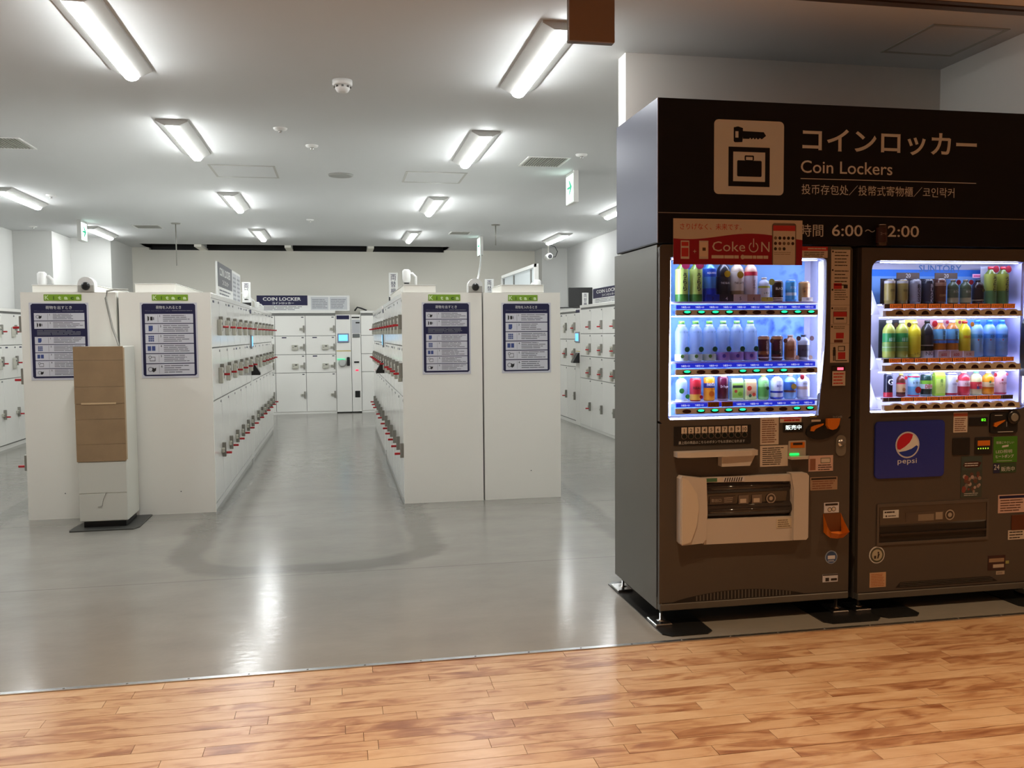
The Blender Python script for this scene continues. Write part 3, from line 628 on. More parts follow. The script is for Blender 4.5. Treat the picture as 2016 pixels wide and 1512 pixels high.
def poster(x0, x1, z0, z1, kind, label):
    t = thing('poster', label, 'poster', (x0, YE, z0)); w, h = x1 - x0, z1 - z0
    part('sheet', MB().box(-.012, w + .012, -.0015, 0, -.016, h + .008, m_paper), t)
    c = .012; pts = [(c, 0), (w - c, 0), (w, c), (w, h - c), (w - c, h), (c, h), (0, h - c), (0, c)]
    q = MB(); q.flat(pts, -.002, m_navy)
    ti = '荷物を出すとき' if kind == 'out' else '荷物を入れるとき'
    q.text(ti, w / 2, h * .926, h * .045, -.0026, m_white, w=w * .47, al='c', bold=.03)
    q.text('When removing your luggage' if kind == 'out' else 'When depositing your luggage', w * .06, h * .893, h * .016, -.0026, gr, w=w * .48, res=1); q.lines(w * .56, w * .94, h * .912, h * .893, 1, -.0026, gr, .5, 0)
    def cell(z_, hh, pk, num, nl):
        q.rect(w * .055, w * .955, z_, z_ + hh, -.0026, m_paper); pict(q, pk, w * .09, z_ + hh * .1, hh * .8, -.003); q.rect(w * .295, w * .30, z_ + hh * .1, z_ + hh * .9, -.003, gr)
        q.text(num, w * .33, z_ + hh * .66, hh * .22, -.003, dk, bold=.02); q.lines(w * .39, w * .93, z_ + hh * .93, z_ + hh * .12, nl, -.003, gr, .42, .4)
    if kind == 'in':
        g = h * .86 / 6; ks = ['door', 'one', 'nine', 'two', 'card', 'hand']
        for i, k in enumerate(ks): e = .0; cell(h * .87 - (i + 1) * g * .965 - (h * .02 if i == 5 else 0), g * .965 - h * .012 + (h * .02 if i == 5 else 0), k, str(i + 1), 4)
    else:
        cell(h * .775, h * .10, 'hand', '1', 4); cell(h * .665, h * .10, 'door', '2', 4)
        q.lines(w * .1, w * .93, h * .65, h * .575, 4, -.0026, gr, .5)
        g = .108 * h
        for i, k in enumerate(['one', 'nine', 'two', 'card', 'hand']): cell(h * .565 - (i + 1) * g, g - h * .009, k, str(i + 1), 4)
    part('print', q, t)
poster(-2.328, -1.926, 1.105, 1.68, 'out', 'navy framed luggage removal poster on the left island, partly behind the cardboard')
poster(-1.524, -1.122, 1.108, 1.679, 'in', 'navy framed luggage deposit poster on the right half of the left island')
poster(.688, 1.072, 1.10, 1.678, 'out', 'navy framed luggage removal poster on the right island, left panel')
poster(1.363, 1.768, 1.10, 1.674, 'in', 'navy framed luggage deposit poster on the right island, right panel')
def strip(x0, x1, z0, z1, label):
    t = thing('name_strip', label, 'label', (x0, YE, z0)); w, h = x1 - x0, z1 - z0
    g1 = mat('leaf_green', (.20, .36, .02), .4); pale = mat('pale_green', (.66, .80, .48), .45); dg = mat('deep_green', (.03, .10, .005), .45)
    part('plate', MB().box(0, w, -.002, 0, 0, h, g1, .0008), t)
    q = MB(); q.text('K', w * .03, h * .16, h * .68, -.0026, pale, bold=.02); q.text('t', w * .38, h * .16, h * .56, -.0026, pale, bold=.04, w=w * .085); q.text('a', w * .54, h * .16, h * .46, -.0026, pale, bold=.04, w=w * .1); q.text('a', w * .86, h * .16, h * .46, -.0026, pale, bold=.04, w=w * .1)
    q.text('i', w * .25, h * .16, h * .56, -.0026, dg, bold=.04); q.text('c', w * .71, h * .16, h * .44, -.0026, dg, bold=.04, w=w * .09); part('lettering', q, t)
strip(-2.232, -1.962, 1.703, 1.752, 'green name strip above the leftmost poster of the left island'); strip(-1.445, -1.175, 1.703, 1.751, 'green name strip on the right half of the left island')
strip(.732, 1.0, 1.699, 1.752, 'green name strip on the left panel of the right island'); strip(1.409, 1.665, 1.697, 1.748, 'green name strip on the right panel of the right island')
# cable hanging from the left island to the column
tag(MB().tube([(-1.63, 7.45, 1.79), (-1.72, 7.39, 1.79), (-1.765, 7.36, 1.775), (-1.775, 7.355, 1.72), (-1.75, 7.34, 1.60), (-1.72, 7.30, 1.49), (-1.68, 7.25, 1.40), (-1.655, 7.2, 1.352)], .0085, m_grey, 8).build('power_cable'), 'grey cable hanging from the left island to the cardboard-clad column', 'cable')
# cardboard clad column
t = thing('clad_column', 'white box column clad with brown cardboard, in front of the left island', 'column', (-1.909, 6.955, 0))
m_card = mat('cardboard', (.31, .20, .105), .8, vary=.12, vscale=9); m_cw = mat('white_board', (.60, .59, .52), .5)
part('floor_plate', MB().prismz([(-.05, -.09), (.39, -.09), (.42, -.02), (.42, .43), (-.02, .43), (-.06, -.03)], 0, .008, mat('plate_grey', (.05, .05, .045), .5)), t)
part('body', MB().box(0, .335, 0, .385, .055, 1.35, m_cw, .004), t)
part('plinth', MB().box(.02, .315, .03, .37, .006, .056, m_black), t)
hs = [1.352, 1.25, 1.055, .93, .815, .63, .502]
for a, b in zip(hs, hs[1:]):
    part('cardboard_panel', MB().box(-.004, .338, -.008 - R.uniform(0, .003), -.0005, b + .0006, a - .0006, m_card, .0008), t)
part('cardboard_edge', MB().box(.336, .340, -.006, .03, .51, 1.34, mat('card_edge', (.42, .30, .18), .8), 0), t)
part('tape', MB().box(.04, .28, -.0125, -.0105, .925, .938, P('cbb08a', .3)), t)
part('white_panel', MB().box(.002, .334, -.004, 0, .268, .498, m_cw, .001), t); part('white_panel', MB().box(.002, .334, -.004, 0, .06, .263, m_cw, .001), t)
part('cable_end', MB().tube([(.19, -.006, .27), (.17, -.012, .22), (.16, -.012, .17), (.13, -.008, .165)], .002, m_grey, 5), t)
# small screws / holes on end panels
for (x, z, lab) in [(-2.13, .20, 'small dark screw low on the left half of the left island'), (-1.27, .18, 'small dark screw low on the right half of the left island'), (1.60, .24, 'small dark screw low on the right island'), ]:
    tag(MB().lathe([(.005, 0), (.004, .002)], x, 7.4, z, m_gap, n=8, axis='y').build('screw'), lab, 'screw')

# ------------------------------------------------------------------ vending machines
YF = 3.98
ms = mat('led_strip', (.9, .92, 1), .4, emit=LED, ecol=(.66, .72, 1)); m_in = mat('cabinet_white', (.60, .60, .72), .4)
def rr(x0, x1, z0, z1, r, n=5):
    p = []
    for cx, cz, a0 in ((x1 - r, z0 + r, -pi / 2), (x1 - r, z1 - r, 0), (x0 + r, z1 - r, pi / 2), (x0 + r, z0 + r, pi)):
        for i in range(n): a = a0 + pi / 2 * i / (n - 1); p.append((cx + r * cos(a), cz + r * sin(a)))
    return p
def outer_for(inner, x0, x1, z0, z1):      # push each point of a convex inner outline to the outer rectangle
    cx, cz = (x0 + x1) / 2, (z0 + z1) / 2; n = len(inner); q = n // 4; out = []
    cs = [(x1, z0), (x1, z1), (x0, z1), (x0, z0)]
    for k in range(4):
        for i in range(q):
            c = cs[k]; out.append(c)
    # spread so no zero-length degenerate faces: keep the corner for all but offset slightly
    res = []
    for k in range(4):
        c = cs[k]; pc = cs[(k - 1) % 4]; nc = cs[(k + 1) % 4]
        for i in range(q):
            f = (i - (q - 1) / 2) / q * .12
            d = nc if f > 0 else pc; a = abs(f); res.append((c[0] + (d[0] - c[0]) * a, c[1] + (d[1] - c[1]) * a))
    return res
def sticker(t, x0, x1, z0, z1, fn, base=m_paper, name='sticker', y=YF, label=None, th=.0015):
    b = MB(); b.box(x0, x1, y - th, y, z0, z1, base); fn and fn(b, x0, x1, z0, z1, y - th - .0004); o = b.build(name, t)
    o.location = (-t.location.x, -t.location.y, -t.location.z)
    if label: o['label'] = label
    return o
def wpart(name, mb, t, label=None):         # geometry given in room coordinates under an unrotated thing
    o = mb.build(name, t); o.location = (-t.location.x, -t.location.y, -t.location.z)
    if label: o['label'] = label
    return o
m_warm = mat('warm_paper', (.60, .52, .44), .5); m_ink = P('2a211f'); m_rd = mat('print_red', (.50, .03, .03), .4)
def memo(q, x0, x1, z0, z1, y, n=6, ink=None, head=None):
    w, h = x1 - x0, z1 - z0
    if head: q.rect(x0 + w * .04, x1 - w * .04, z1 - h * .2, z1 - h * .05, y, head)
    q.lines(x0 + w * .08, x1 - w * .08, z1 - h * (.24 if head else .07), z0 + h * .06, n, y, ink or m_ink, .4)

def shell(t, x0, x1, z0, z1, depth, inner, body_lab):
    b = MB(); d0 = YF + .028
    b.box(x0, x1, YF + .175, YF + depth, z0, z1, m_body)                    # rear box
    for a in ((x0, x0 + .03), (x1 - .03, x1)): b.box(a[0], a[1], d0 + .004, YF + .176, z0, z1, m_body)
    b.box(x0 + .03, x1 - .03, d0 + .004, YF + .176, z1 - .03, z1, m_body); b.box(x0 + .03, x1 - .03, d0 + .004, YF + .176, z0, .995, m_body)
    wpart('cabinet', b, t, body_lab)
    dmb = MB(); zl = .985
    dmb.frame(outer_for(inner, x0 + .002, x1 - .002, zl, z1 - .002), inner, YF, d0, m_door)
    dmb.box(x0 + .002, x1 - .002, YF, d0, z0 + .035, zl, m_door)
    wpart('door', dmb, t)
    wpart('bottom_rail', MB().box(x0 + .003, x1 - .003, YF - .006, YF + .04, z0, z0 + .034, m_body, .004), t)
    # inside: lining
    xs = [p[0] for p in inner]; zs = [p[1] for p in inner]; ix0, ix1, iz0, iz1 = min(xs), max(xs), min(zs), max(zs)
    l = MB(); l.box(ix0 - .012, ix0 - .002, YF + .01, YF + .17, iz0 - .01, iz1 + .01, m_in); l.box(ix1 + .002, ix1 + .012, YF + .01, YF + .17, iz0 - .01, iz1 + .01, m_in)
    l.box(ix0 - .01, ix1 + .01, YF + .05, YF + .17, iz1 + .002, iz1 + .01, m_in); l.box(ix0 - .01, ix1 + .01, YF + .05, YF + .17, iz0 - .01, iz0 - .002, m_in); l.box(ix0 - .01, ix1 + .01, YF + .155, YF + .17, iz0, iz1, m_in)
    wpart('lining', l, t)
    wpart('window_pane', MB().prism([(cx_, cz_) for cx_, cz_ in inner], YF + .006, YF + .009, m_glass), t)
    return ix0, ix1, iz0, iz1
def feet(t, xs, y0, y1):
    for x in xs:
        for y in (y0, y1):
            f = MB(); f.lathe([(.022, 0), (.024, .012), (.008, .016), (.008, .075)], x, y, .006, m_steel, n=12); wpart('levelling_foot', f, t)
            wpart('foot_bracket', MB().box(x - .05, x + .035, y - .065, y + .065, .004, .018, m_steel, .003), t)

# ---- left machine
t1 = thing('vending_machine', 'left grey drink vending machine with a red banner over its lit window', 'vending machine', (1.985, 4.32, 0))
inner1 = [(2.0, 1.002), (2.29, 1.002), (2.314, 1.006), (2.325, 1.12), (2.343, 1.35), (2.349, 1.60), (2.348, 1.768), (2.330, 1.776), (1.9, 1.776), (1.56, 1.776), (1.541, 1.772), (1.540, 1.6), (1.536, 1.35), (1.534, 1.2), (1.531, 1.012), (1.54, 1.002)]
B1 = shell(t1, 1.485, 2.490, .078, 1.836, .69, inner1, 'grey side and back cabinet')
wpart('backdrop', MB().box(1.555, 2.315, YF + .15, YF + .154, 1.01, 1.77, m_ice), t1, 'blue ice picture')
X1 = lambda i: 1.622 + .0713 * i
rows1 = [(1.567, 1.549, 1.530, 1.526, 1.500), (1.2785, 1.2700, 1.249, 1.243, 1.216), (1.086, 1.078, 1.060, 1.056, 1.028)]
m_rail = mat('rail_brown_grey', (.42, .38, .36), .35); m_blue = mat('price_blue', (.02, .03, .42), .4, emit=.5, ecol=(.02, .04, .9)); m_lab = mat('backlit_print', (.8, .8, .9), .4, emit=.8, ecol=(.8, .85, 1))
lit1 = [[1, 1, 1, 1, 0, 0, 0, 1, 1, 1], [1, 0, 0, 0, 1, 1, 1, 1, 0, 0], [0, 1, 1, 1, 1, 0, 0, 0, 1, 1]]
m_green = mat('button_green', (0, .3, .12), .3, emit=1.5, ecol=(.02, 1, .38)); m_btn = mat('button_bezel', (.008, .012, .01), .2); m_off = mat('button_off', (.035, .012, .012), .2)
for r, (zi, s1, s0, b1, b0_) in enumerate(rows1):
    wpart('shelf', MB().box(1.545, 2.325, YF + .02, YF + .15, zi - .010, zi - .001, mat('shelf_white', (.75, .75, .85), .35)), t1)
    q = MB(); q.box(1.575, 2.30, YF + .012, YF + .02, s0, s1, m_blue)
    for i in range(10):
        if r == 2 and i in (2, 3): q.box(X1(i) - .028, X1(i) + .028, YF + .007, YF + .012, s0 - .001, s1 + .004, P('d07a20')); q.text('110円', X1(i), s0 + .002, .017, YF + .0065, P('4a1405'), w=.048, al='c', bold=.02)
        else: q.text('つめた〜い', X1(i), s0 + .004, .0105, YF + .0115, m_lab, w=.045, al='c', bold=.03)
    wpart('price_strip', q, t1)
    rl = MB(); rl.box(1.567, 2.306, YF - .004, YF + .012, b0_, b1, m_rail, .004); wpart('button_rail', rl, t1)
    for i in range(10):
        on = lit1[r][i]; zc = (b0_ + b1) / 2
        q = MB(); q.prism([(X1(i) + .0215 * cos(a), zc + .0095 * sin(a)) for a in [2 * pi * k / 16 for k in range(16)]], YF - .009, YF - .003, m_btn if on else m_off); o = wpart('button', q, t1, 'lit green button' if on else 'dark red sold out button')
        if on:
            q = MB(); q.prism([(X1(i) + .016 * cos(a), zc + .003 + .0058 * sin(a)) for a in [2 * pi * k / 14 for k in range(14)]], YF - .0105, YF - .009, m_green); g_ = q.build('button_lamp', o)
    # light strip under the rail of the row above / at the top
tops1 = [1.770, 1.497, 1.213]
for z in tops1: wpart('light_strip', MB().box(1.56, 2.31, YF + .022, YF + .034, z - .0035, z, ms), t1)
wpart('light_strip', MB().box(1.545, 1.5475, YF + .015, YF + .03, 1.02, 1.76, ms), t1)
wpart('light_strip', MB().box(2.3245, 2.327, YF + .015, YF + .03, 1.02, 1.76, ms), t1); wpart('light_strip', MB().box(1.55, 2.3, YF + .012, YF + .03, 1.006, 1.009, ms), t1)
# red banner
def banner(q, x0, x1, z0, z1, y):
    w, h = x1 - x0, z1 - z0
    top = [(x0 + w * i / 20, z0 + h * (.62 + .07 * sin(2 * pi * (i / 20) - 2.2))) for i in range(21)]
    q.flat([(x0, z0), (x1, z0)] + top[::-1], y, mat('banner_red', (.30, .003, .018), .35))
    q.text('さりげなく、未来です。', x0 + w * .05, z0 + h * .76, h * .14, y - .0004, m_rd, w=w * .47, bold=.02)
    q.text('Coke', x0 + w * .295, z0 + h * .29, h * .22, y - .0006, m_warm, w=w * .255, bold=.0); q.text('N', x0 + w * .675, z0 + h * .29, h * .22, y - .0006, m_warm, w=w * .065)
    cx, cz, r = x0 + w * .615, z0 + h * .39, h * .115; ro = r * 1.12
    ring = [(cx + r * sin(a), cz + r * cos(a)) for a in [radians(28 + (304) * k / 20) for k in range(21)]]; ri = [(cx + r * .8 * sin(a), cz + r * .8 * cos(a)) for a in [radians(28 + 304 * k / 20) for k in range(21)]]
    for k in range(20): q.flat([ring[k], ring[k + 1], ri[k + 1], ri[k]][::-1], y - .0006, m_warm)
    q.rect(cx - h * .012, cx + h * .012, cz, cz + h * .19, y - .0007, m_warm)
    q.text('+', x0 + w * .15, z0 + h * .25, h * .07, y - .0006, m_warm)
    for a, c_ in ((.055, .12), (.195, .265)): q.rect(x0 + w * a, x0 + w * c_, z0 + h * .12, z0 + h * .52, y - .0006, m_warm); q.rect(x0 + w * (a + .006), x0 + w * (c_ - .006), z0 + h * .17, z0 + h * .49, y - .0008, P('e0c8b0') if a > .1 else m_rd)
    q.rect(x0 + w * .22, x0 + w * .245, z0 + h * .30, z0 + h * .37, y - .001, P('4c3018')); q.rect(x0 + w * .06, x0 + w * .115, z0 + h * .36, z0 + h * .40, y - .001, m_warm)
    q.lines(x0 + w * .29, x0 + w * .50, z0 + h * .22, z0 + h * .12, 1, y - .0006, m_warm, .7, 0); q.lines(x0 + w * .53, x0 + w * .73, z0 + h * .22, z0 + h * .12, 1, y - .0006, m_warm, .7, 0); q.disc(x0 + w * .53, z0 + h * .17, h * .05, y - .0007, m_warm)
    px0, px1 = x0 + w * .76, x0 + w * .95; q.flat(rr(px0, px1, z0 + h * .0, z0 + h * .93, .012), y - .0006, P('6b5a50')); q.rect(px0 + .005, px1 - .005, z0, z0 + h * .76, y - .0008, m_warm); q.rect(px0 + .005, px1 - .005, z0 + h * .76, z0 + h * .88, y - .0008, m_rd)
    for i in range(5):
        for j in range(3):
            if j == 2 and i > 2: continue
            q.disc(px0 + (px1 - px0) * (.14 + .18 * i), z0 + h * (.60 - .12 * j), h * .038, y - .001, R.choice([P('3a1c18'), P('5c2a20'), P('6c5a4a'), P('1c1412')]), 10)
    q.lines(px0 + .01, px1 - .01, z0 + h * .3, z0 + h * .22, 2, y - .001, P('8a7668'), .3)
sticker(t1, 1.552, 2.213, 1.741, 1.956, banner, m_warm, 'banner', YF - .004, 'red and white banner with a phone picture', .003)
sticker(t1, 2.216, 2.352, 1.778, 1.832, lambda q, a, b, c, d, y: (q.rect(a, b, d - .02, d, y, m_rd), q.lines(a + .03, b - .01, d - .004, d - .016, 1, y - .0004, m_warm, .5, 0), q.lines(a + .01, b - .01, d - .024, c + .004, 3, y, m_ink, .4)), m_warm)
def tall(q, a, b, c, d, y):
    h = d - c; w = b - a; z = d - .01
    q.rect(a, b, d - .012, d, y, P('5b635a')); 
    for k, (f0, f1) in enumerate([(.03, .17), (.19, .34), (.36, .46), (.52, .545), (.68, .71)]): q.disc(a + .008, d - h * f0 - .004, .005, y, m_ink, 10); q.lines(a + .018, b - .008, d - h * f0, d - h * f1, 5 if f1 - f0 > .05 else 2, y, m_ink, .28)
    for f in (.5, .67, .83): q.rect(a, b, d - h * f - .0006, d - h * f + .0006, y, P('4a3a30'))
    q.rect(a + .014, a + .058, d - h * .36, d - h * .31, y, m_rd); q.rect(a + .068, a + .09, d - h * .355, d - h * .325, y, m_ink)
    q.rect(a + .014, b - .014, d - h * .66, d - h * .555, y, m_ink); q.rect(a + .016, b - .016, d - h * .60, d - h * .558, y - .0003, m_rd); q.rect(a + .016, b - .016, d - h * .657, d - h * .60, y - .0003, m_warm); q.rect(a + .028, b - .03, d - h * .625, d - h * .61, y - .0005, m_ink)
    q.rect(a + .03, b - .03, d - h * .79, d - h * .74, y, m_rd); q.rect(a + .02, b - .035, d - h * .825, d - h * .80, y, P('6a3a30'))
    q.disc(a + .022, c + h * .125, .007, y, m_ink); q.rect(a + .014, a + .03, c + h * .06, c + h * .115, y, m_ink); q.rect(a + .016, a + .021, c + h * .015, c + h * .06, y, m_ink); q.rect(a + .024, a + .029, c + h * .015, c + h * .06, y, m_ink)
    q.rect(a + .042, b - .022, c + h * .10, c + h * .145, y, m_ink); q.rect(a + .042, b - .02, c + h * .03, c + h * .09, y, m_rd); q.rect(a + .045, b - .028, c + h * .106, c + h * .138, y - .0003, m_warm); q.rect(a + .03, b - .01, c + h * .012, c + h * .02, y, m_ink)
sticker(t1, 2.372, 2.474, 1.264, 1.830, tall, m_warm, 'instruction_sticker')
q = MB(); q.box(2.380, 2.452, YF - .008, YF, 1.148, 1.248, P('2c1a16'), .003); q.box(2.408, 2.440, YF - .0095, YF - .008, 1.228, 1.240, E_('ff4a60', 3.0)); q.box(2.381, 2.451, YF - .0092, YF - .008, 1.150, 1.222, m_warm); memo(q, 2.381, 2.451, 1.150, 1.222, YF - .0096, 4, m_rd); wpart('card_panel', q, t1, 'small reader panel with a red lamp')
# ten number buttons
q = MB(); q.box(1.558, 1.955, YF - .004, YF, .878, .970, m_black, .002)
for i in range(10):
    x = 1.61 + .0345 * i; q.rect(x - .014, x + .014, .935, .965, YF - .0045, m_warm); q.text(str(i + 1), x, .941, .018, YF - .005, m_ink, al='c', bold=.02); q.disc(x, .922, .015, YF - .0045, P('6c6258')); 
q.text('最上段の商品はこちらのボタンでもお求めになれます', 1.582, .884, .015, YF - .0045, m_letter, w=.34, bold=.02); pp = wpart('number_panel', q, t1)
for i in range(10): q = MB(); q.lathe([(.012, 0), (.011, .004)], 1.61 + .0345 * i, YF - .0045, .922, m_btn, n=12, axis='y'); q.build('number_button', pp)
# coin tray shelf
q = MB(); q.prismz([(1.558, YF), (1.560, YF - .045), (1.62, YF - .06), (1.80, YF - .065), (1.93, YF - .062), (1.968, YF - .05), (1.969, YF)], .826, .852, m_cream); wpart('tray', q, t1)
q = MB(); q.prism([(1.785, .775), (1.930, .775), (1.958, .828), (1.785, .828)], YF - .045, YF, m_cream); wpart('tray_support', q, t1)
sticker(t1, 2.004, 2.101, .868, 1.002, lambda q, a, b, c, d, y: memo(q, a, b, c, d, y, 11, P('6e4030')), m_warm)
sticker(t1, 2.004, 2.151, .760, .863, lambda q, a, b, c, d, y: memo(q, a, b, c, d, y, 9), m_warm)
sticker(t1, 2.108, 2.222, .974, 1.000, lambda q, a, b, c, d, y: (q.rect(a, b, d - .006, d, y, m_rd), q.lines(a + .02, b - .01, d - .007, c + .003, 1, y, m_rd, .6, 0)), m_warm)
q = MB(); q.box(2.124, 2.232, YF - .004, YF, .926, .972, m_black, .002); q.text('販売中', 2.178, .938, .023, YF - .0045, E_('f0fff8', 2.2), w=.084, al='c', bold=.02); wpart('display', q, t1, 'small lit display with three white characters')
q = MB(); q.prism([(2.333 + .094 * cos(a) * (1 if cos(a) > 0 else .95), .935 + .048 * sin(a) + .012 * cos(a)) for a in [2 * pi * k / 20 for k in range(20)]], YF - .010, YF, m_black); cs = wpart('coin_slot_plate', q, t1)
m_or = mat('orange_plastic', (.62, .16, .008), .35)
q = MB(); q.prism([(2.264, .930), (2.280, .928), (2.290, .940), (2.330, .958), (2.334, .966), (2.285, .956), (2.268, .950)], YF - .018, YF - .010, m_or); q.build('return_lever', cs)
q = MB(); q.prism([(2.346, .990), (2.346, .955), (2.356, .94), (2.375, .934), (2.396, .94), (2.408, .957), (2.415, .990)], YF - .03, YF - .010, m_or); q.build('coin_guard', cs)
q = MB(); q.flat(rr(2.40, 2.425, .978, .982, .002), YF - .011, m_warm); q.rect(2.27, 2.32, .975, .985, YF - .0105, m_warm); q.build('print', cs)
q = MB(); q.rect(2.266, 2.304, .997, 1.004, YF - .0005, P('b0a860')); q.text('コインロ', 2.39, .99, .01, YF - .0005, m_letter, w=.05); wpart('print', q, t1)
q = MB(); q.prism(rr(2.408, 2.462, .800, .903, .024), YF - .006, YF, mat('lock_grey', (.25, .24, .21), .35, metal=.5)); lk = wpart('lock_plate', q, t1)
q = MB(); q.lathe([(.02, 0), (.02, .006), (.011, .006), (.010, .010)], 2.435, YF - .006, .865, m_steel, n=18, axis='y'); q.build('lock', lk)
# bill slot
q = MB(); q.box(2.152, 2.246, YF - .006, YF, .806, .884, mat('bill_frame', (.42, .36, .30), .4), .004); q.box(2.162, 2.237, YF - .0075, YF - .005, .848, .876, m_or); q.box(2.175, 2.225, YF - .008, YF - .0074, .862, .874, m_ink); bs = wpart('bill_slot', q, t1)
q = MB(); q.prismz([(2.15, YF - .005), (2.152, YF - .035), (2.24, YF - .035), (2.264, YF - .005)], .795, .808, m_cream); q.build('lip', bs); q = MB(); q.box(2.158, 2.205, YF - .012, YF - .005, .812, .822, E_('20ff60', 1.6)); q.build('slot_lamp', bs)
sticker(t1, 2.262, 2.395, .727, .805, lambda q, a, b, c, d, y: (memo(q, a + .045, b, c, d - .04, y, 3), q.rect(a + .008, a + .038, c + .006, d - .015, y, P('8a5a44')), q.rect(a + .065, b - .015, d - .038, d - .012, y, P('55604c')), q.rect(a + .068, b - .018, d - .035, d - .015, y - .0003, m_warm)), mat('pink_paper', (.62, .42, .36), .5))
sticker(t1, 2.272, 2.420, .632, .697, lambda q, a, b, c, d, y: memo(q, a, b, c, d, y, 4, P('7a4a38'), m_ink), mat('tan_paper', (.36, .24, .16), .5))
sticker(t1, 2.349, 2.430, .516, .567, lambda q, a, b, c, d, y: (q.rect(a + .006, b - .006, d - .015, d - .004, y, m_ink), q.disc((a + b) / 2 - .01, c + .016, .012, y, m_ink, 12), q.disc((a + b) / 2 - .01, c + .016, .009, y - .0003, m_warm, 12), q.disc((a + b) / 2 + .012, c + .018, .012, y, m_ink, 12), q.disc((a + b) / 2 + .012, c + .018, .009, y - .0003, m_warm, 12)), m_paper)
# orange coin return cup
q = MB(); n = 9
ring = []
for (zz, dep, sx) in ((.512, .004, .050), (.47, .018, .055), (.432, .045, .060), (.424, .05, .060)):
    ring.append([(2.398 + sx * cos(pi + pi * k / (n - 1)), YF - dep * sin(pi * k / (n - 1)) - .001, zz) for k in range(n)])
bot = [(2.400 + .045 * cos(pi + pi * k / (n - 1)), YF - .03 * sin(pi * k / (n - 1)) - .001, .392) for k in range(n)]
vs = ring[0] + ring[1] + ring[2] + bot; fs = [(i * n + k, i * n + k + 1, (i + 1) * n + k + 1, (i + 1) * n + k) for i in range(3) for k in range(n - 1)]
q = MB()
lip = [(2.345, YF - .001, .515), (2.353, YF - .030, .452), (2.362, YF - .050, .426), (2.40, YF - .060, .420), (2.445, YF - .055, .423), (2.462, YF - .048, .426), (2.450, YF - .022, .47), (2.440, YF - .001, .515)]
base = [(2.348, YF - .001, .42), (2.352, YF - .02, .41), (2.365, YF - .035, .398), (2.40, YF - .042, .394), (2.435, YF - .036, .396), (2.446, YF - .03, .40), (2.446, YF - .015, .41), (2.445, YF - .001, .42)]
q.add(lip + base, [(i, i + 8, i + 9, i + 1) for i in range(7)], m_or, False); q.add(base, [tuple(range(8))], m_or)
q.add([(x, y + .002, z) for x, y, z in lip + base], [(i, i + 1, i + 9, i + 8) for i in range(7)], m_or); q.rect(2.346, 2.441, .42, .513, YF - .0015, mat('cup_back', (.16, .05, .01), .5)); wpart('coin_cup', q, t1, 'orange coin return cup')
q = MB(); q.lathe([(.034, 0), (.033, .0015)], 2.392, YF, .291, P('8fa0b8'), n=28, axis='y'); q.disc(2.392, .291, .029, YF - .002, P('33507e'), 24); q.rect(2.372, 2.412, .282, .30, YF - .0024, m_paper); q.lines(2.374, 2.41, .278, .268, 2, YF - .0024, m_paper, .4); wpart('round_sticker', q, t1)
sticker(t1, 2.346, 2.429, .166, .205, lambda q, a, b, c, d, y: (q.rect(a, b, d - .006, d, y, m_ink), q.rect(a + .015, a + .035, c + .004, c + .022, y, m_ink), q.rect(a + .045, a + .078, c + .006, c + .018, y, m_ink)), m_paper)
# delivery flap
m_flapw = mat('smoked_flap', (.03, .022, .018), .08, spec=.8)
q = MB()
ip = [(1.712, .522), (2.158, .515), (2.160, .600), (2.150, .690), (1.712, .700), (1.712, .60)]; op = [(1.700, .400), (2.163, .396), (2.163, .60), (2.163, .722), (1.700, .722), (1.700, .6)]
q.frame(op, ip, YF - .035, YF, m_cream); fl = wpart('flap_housing', q, t1, 'cream delivery flap housing')
for (x0, x1, c_) in ((1.574, 1.706, -1), (2.160, 2.238, 1)):
    q = MB()
    if c_ < 0: q.prism([(1.584, .404), (1.690, .410), (1.706, .43), (1.712, .56), (1.706, .72), (1.584, .737), (1.574, .725), (1.574, .415)], YF - .048, YF, m_cream); q.prism([(1.58, .41), (1.625, .42), (1.655, .50), (1.665, .58), (1.655, .65), (1.61, .72), (1.58, .733)], YF - .056, YF - .046, mat('cream_light', (.62, .55, .46), .35))
    else: q.prism([(2.160, .40), (2.228, .399), (2.238, .41), (2.239, .715), (2.228, .728), (2.145, .73), (2.160, .65)], YF - .048, YF, m_cream)
    q.build('side_cheek', fl)
q = MB(); pts = [(YF - .002, .70), (YF - .022, .69), (YF - .026, .655), (YF - .016, .640), (YF - .010, .59), (YF - .030, .572), (YF - .034, .548), (YF - .018, .53), (YF - .002, .518)]
q.prismx(pts, 1.706, 2.165, m_flapw)
for zc, yc in ((.668, .016), (.556, .024)): q.lathe([(.0125, 0), (.0125, .44)], 1.7125, YF - yc, zc, m_flapw, 24, 'x')
q.build('flap', fl) 
q = MB(); q.rect(1.735, 1.87, .588, .628, YF - .0172, P('4a3f38')); q.text('取出口', 1.745, .60, .016, YF - .018, P('b0a090'), w=.05); q.lines(1.81, 1.865, .622, .594, 3, YF - .018, P('a09080'), .4)
for x in (1.885, 1.955): q.rect(x, x + .052, .585, .628, YF - .0172, P('6f6258')); q.rect(x + .008, x + .04, .59, .61, YF - .018, P('c0b2a2'))
q.disc(2.055, .606, .025, YF - .0175, P('9a8d80'), 20); q.disc(2.055, .606, .019, YF - .018, P('3a302a'), 20); q.disc(2.055, .606, .010, YF - .0185, P('b0a090'), 14); q.build('flap_print', fl)
sticker(t1, 1.80, 1.905, .700, .720, lambda q, a, b, c, d, y: [q.flat([(a + .012 * k, c), (a + .012 * k + .006, c), (a + .012 * k + .012, d), (a + .012 * k + .006, d)], y, m_ink) for k in range(8)], m_paper, y=YF - .0355)
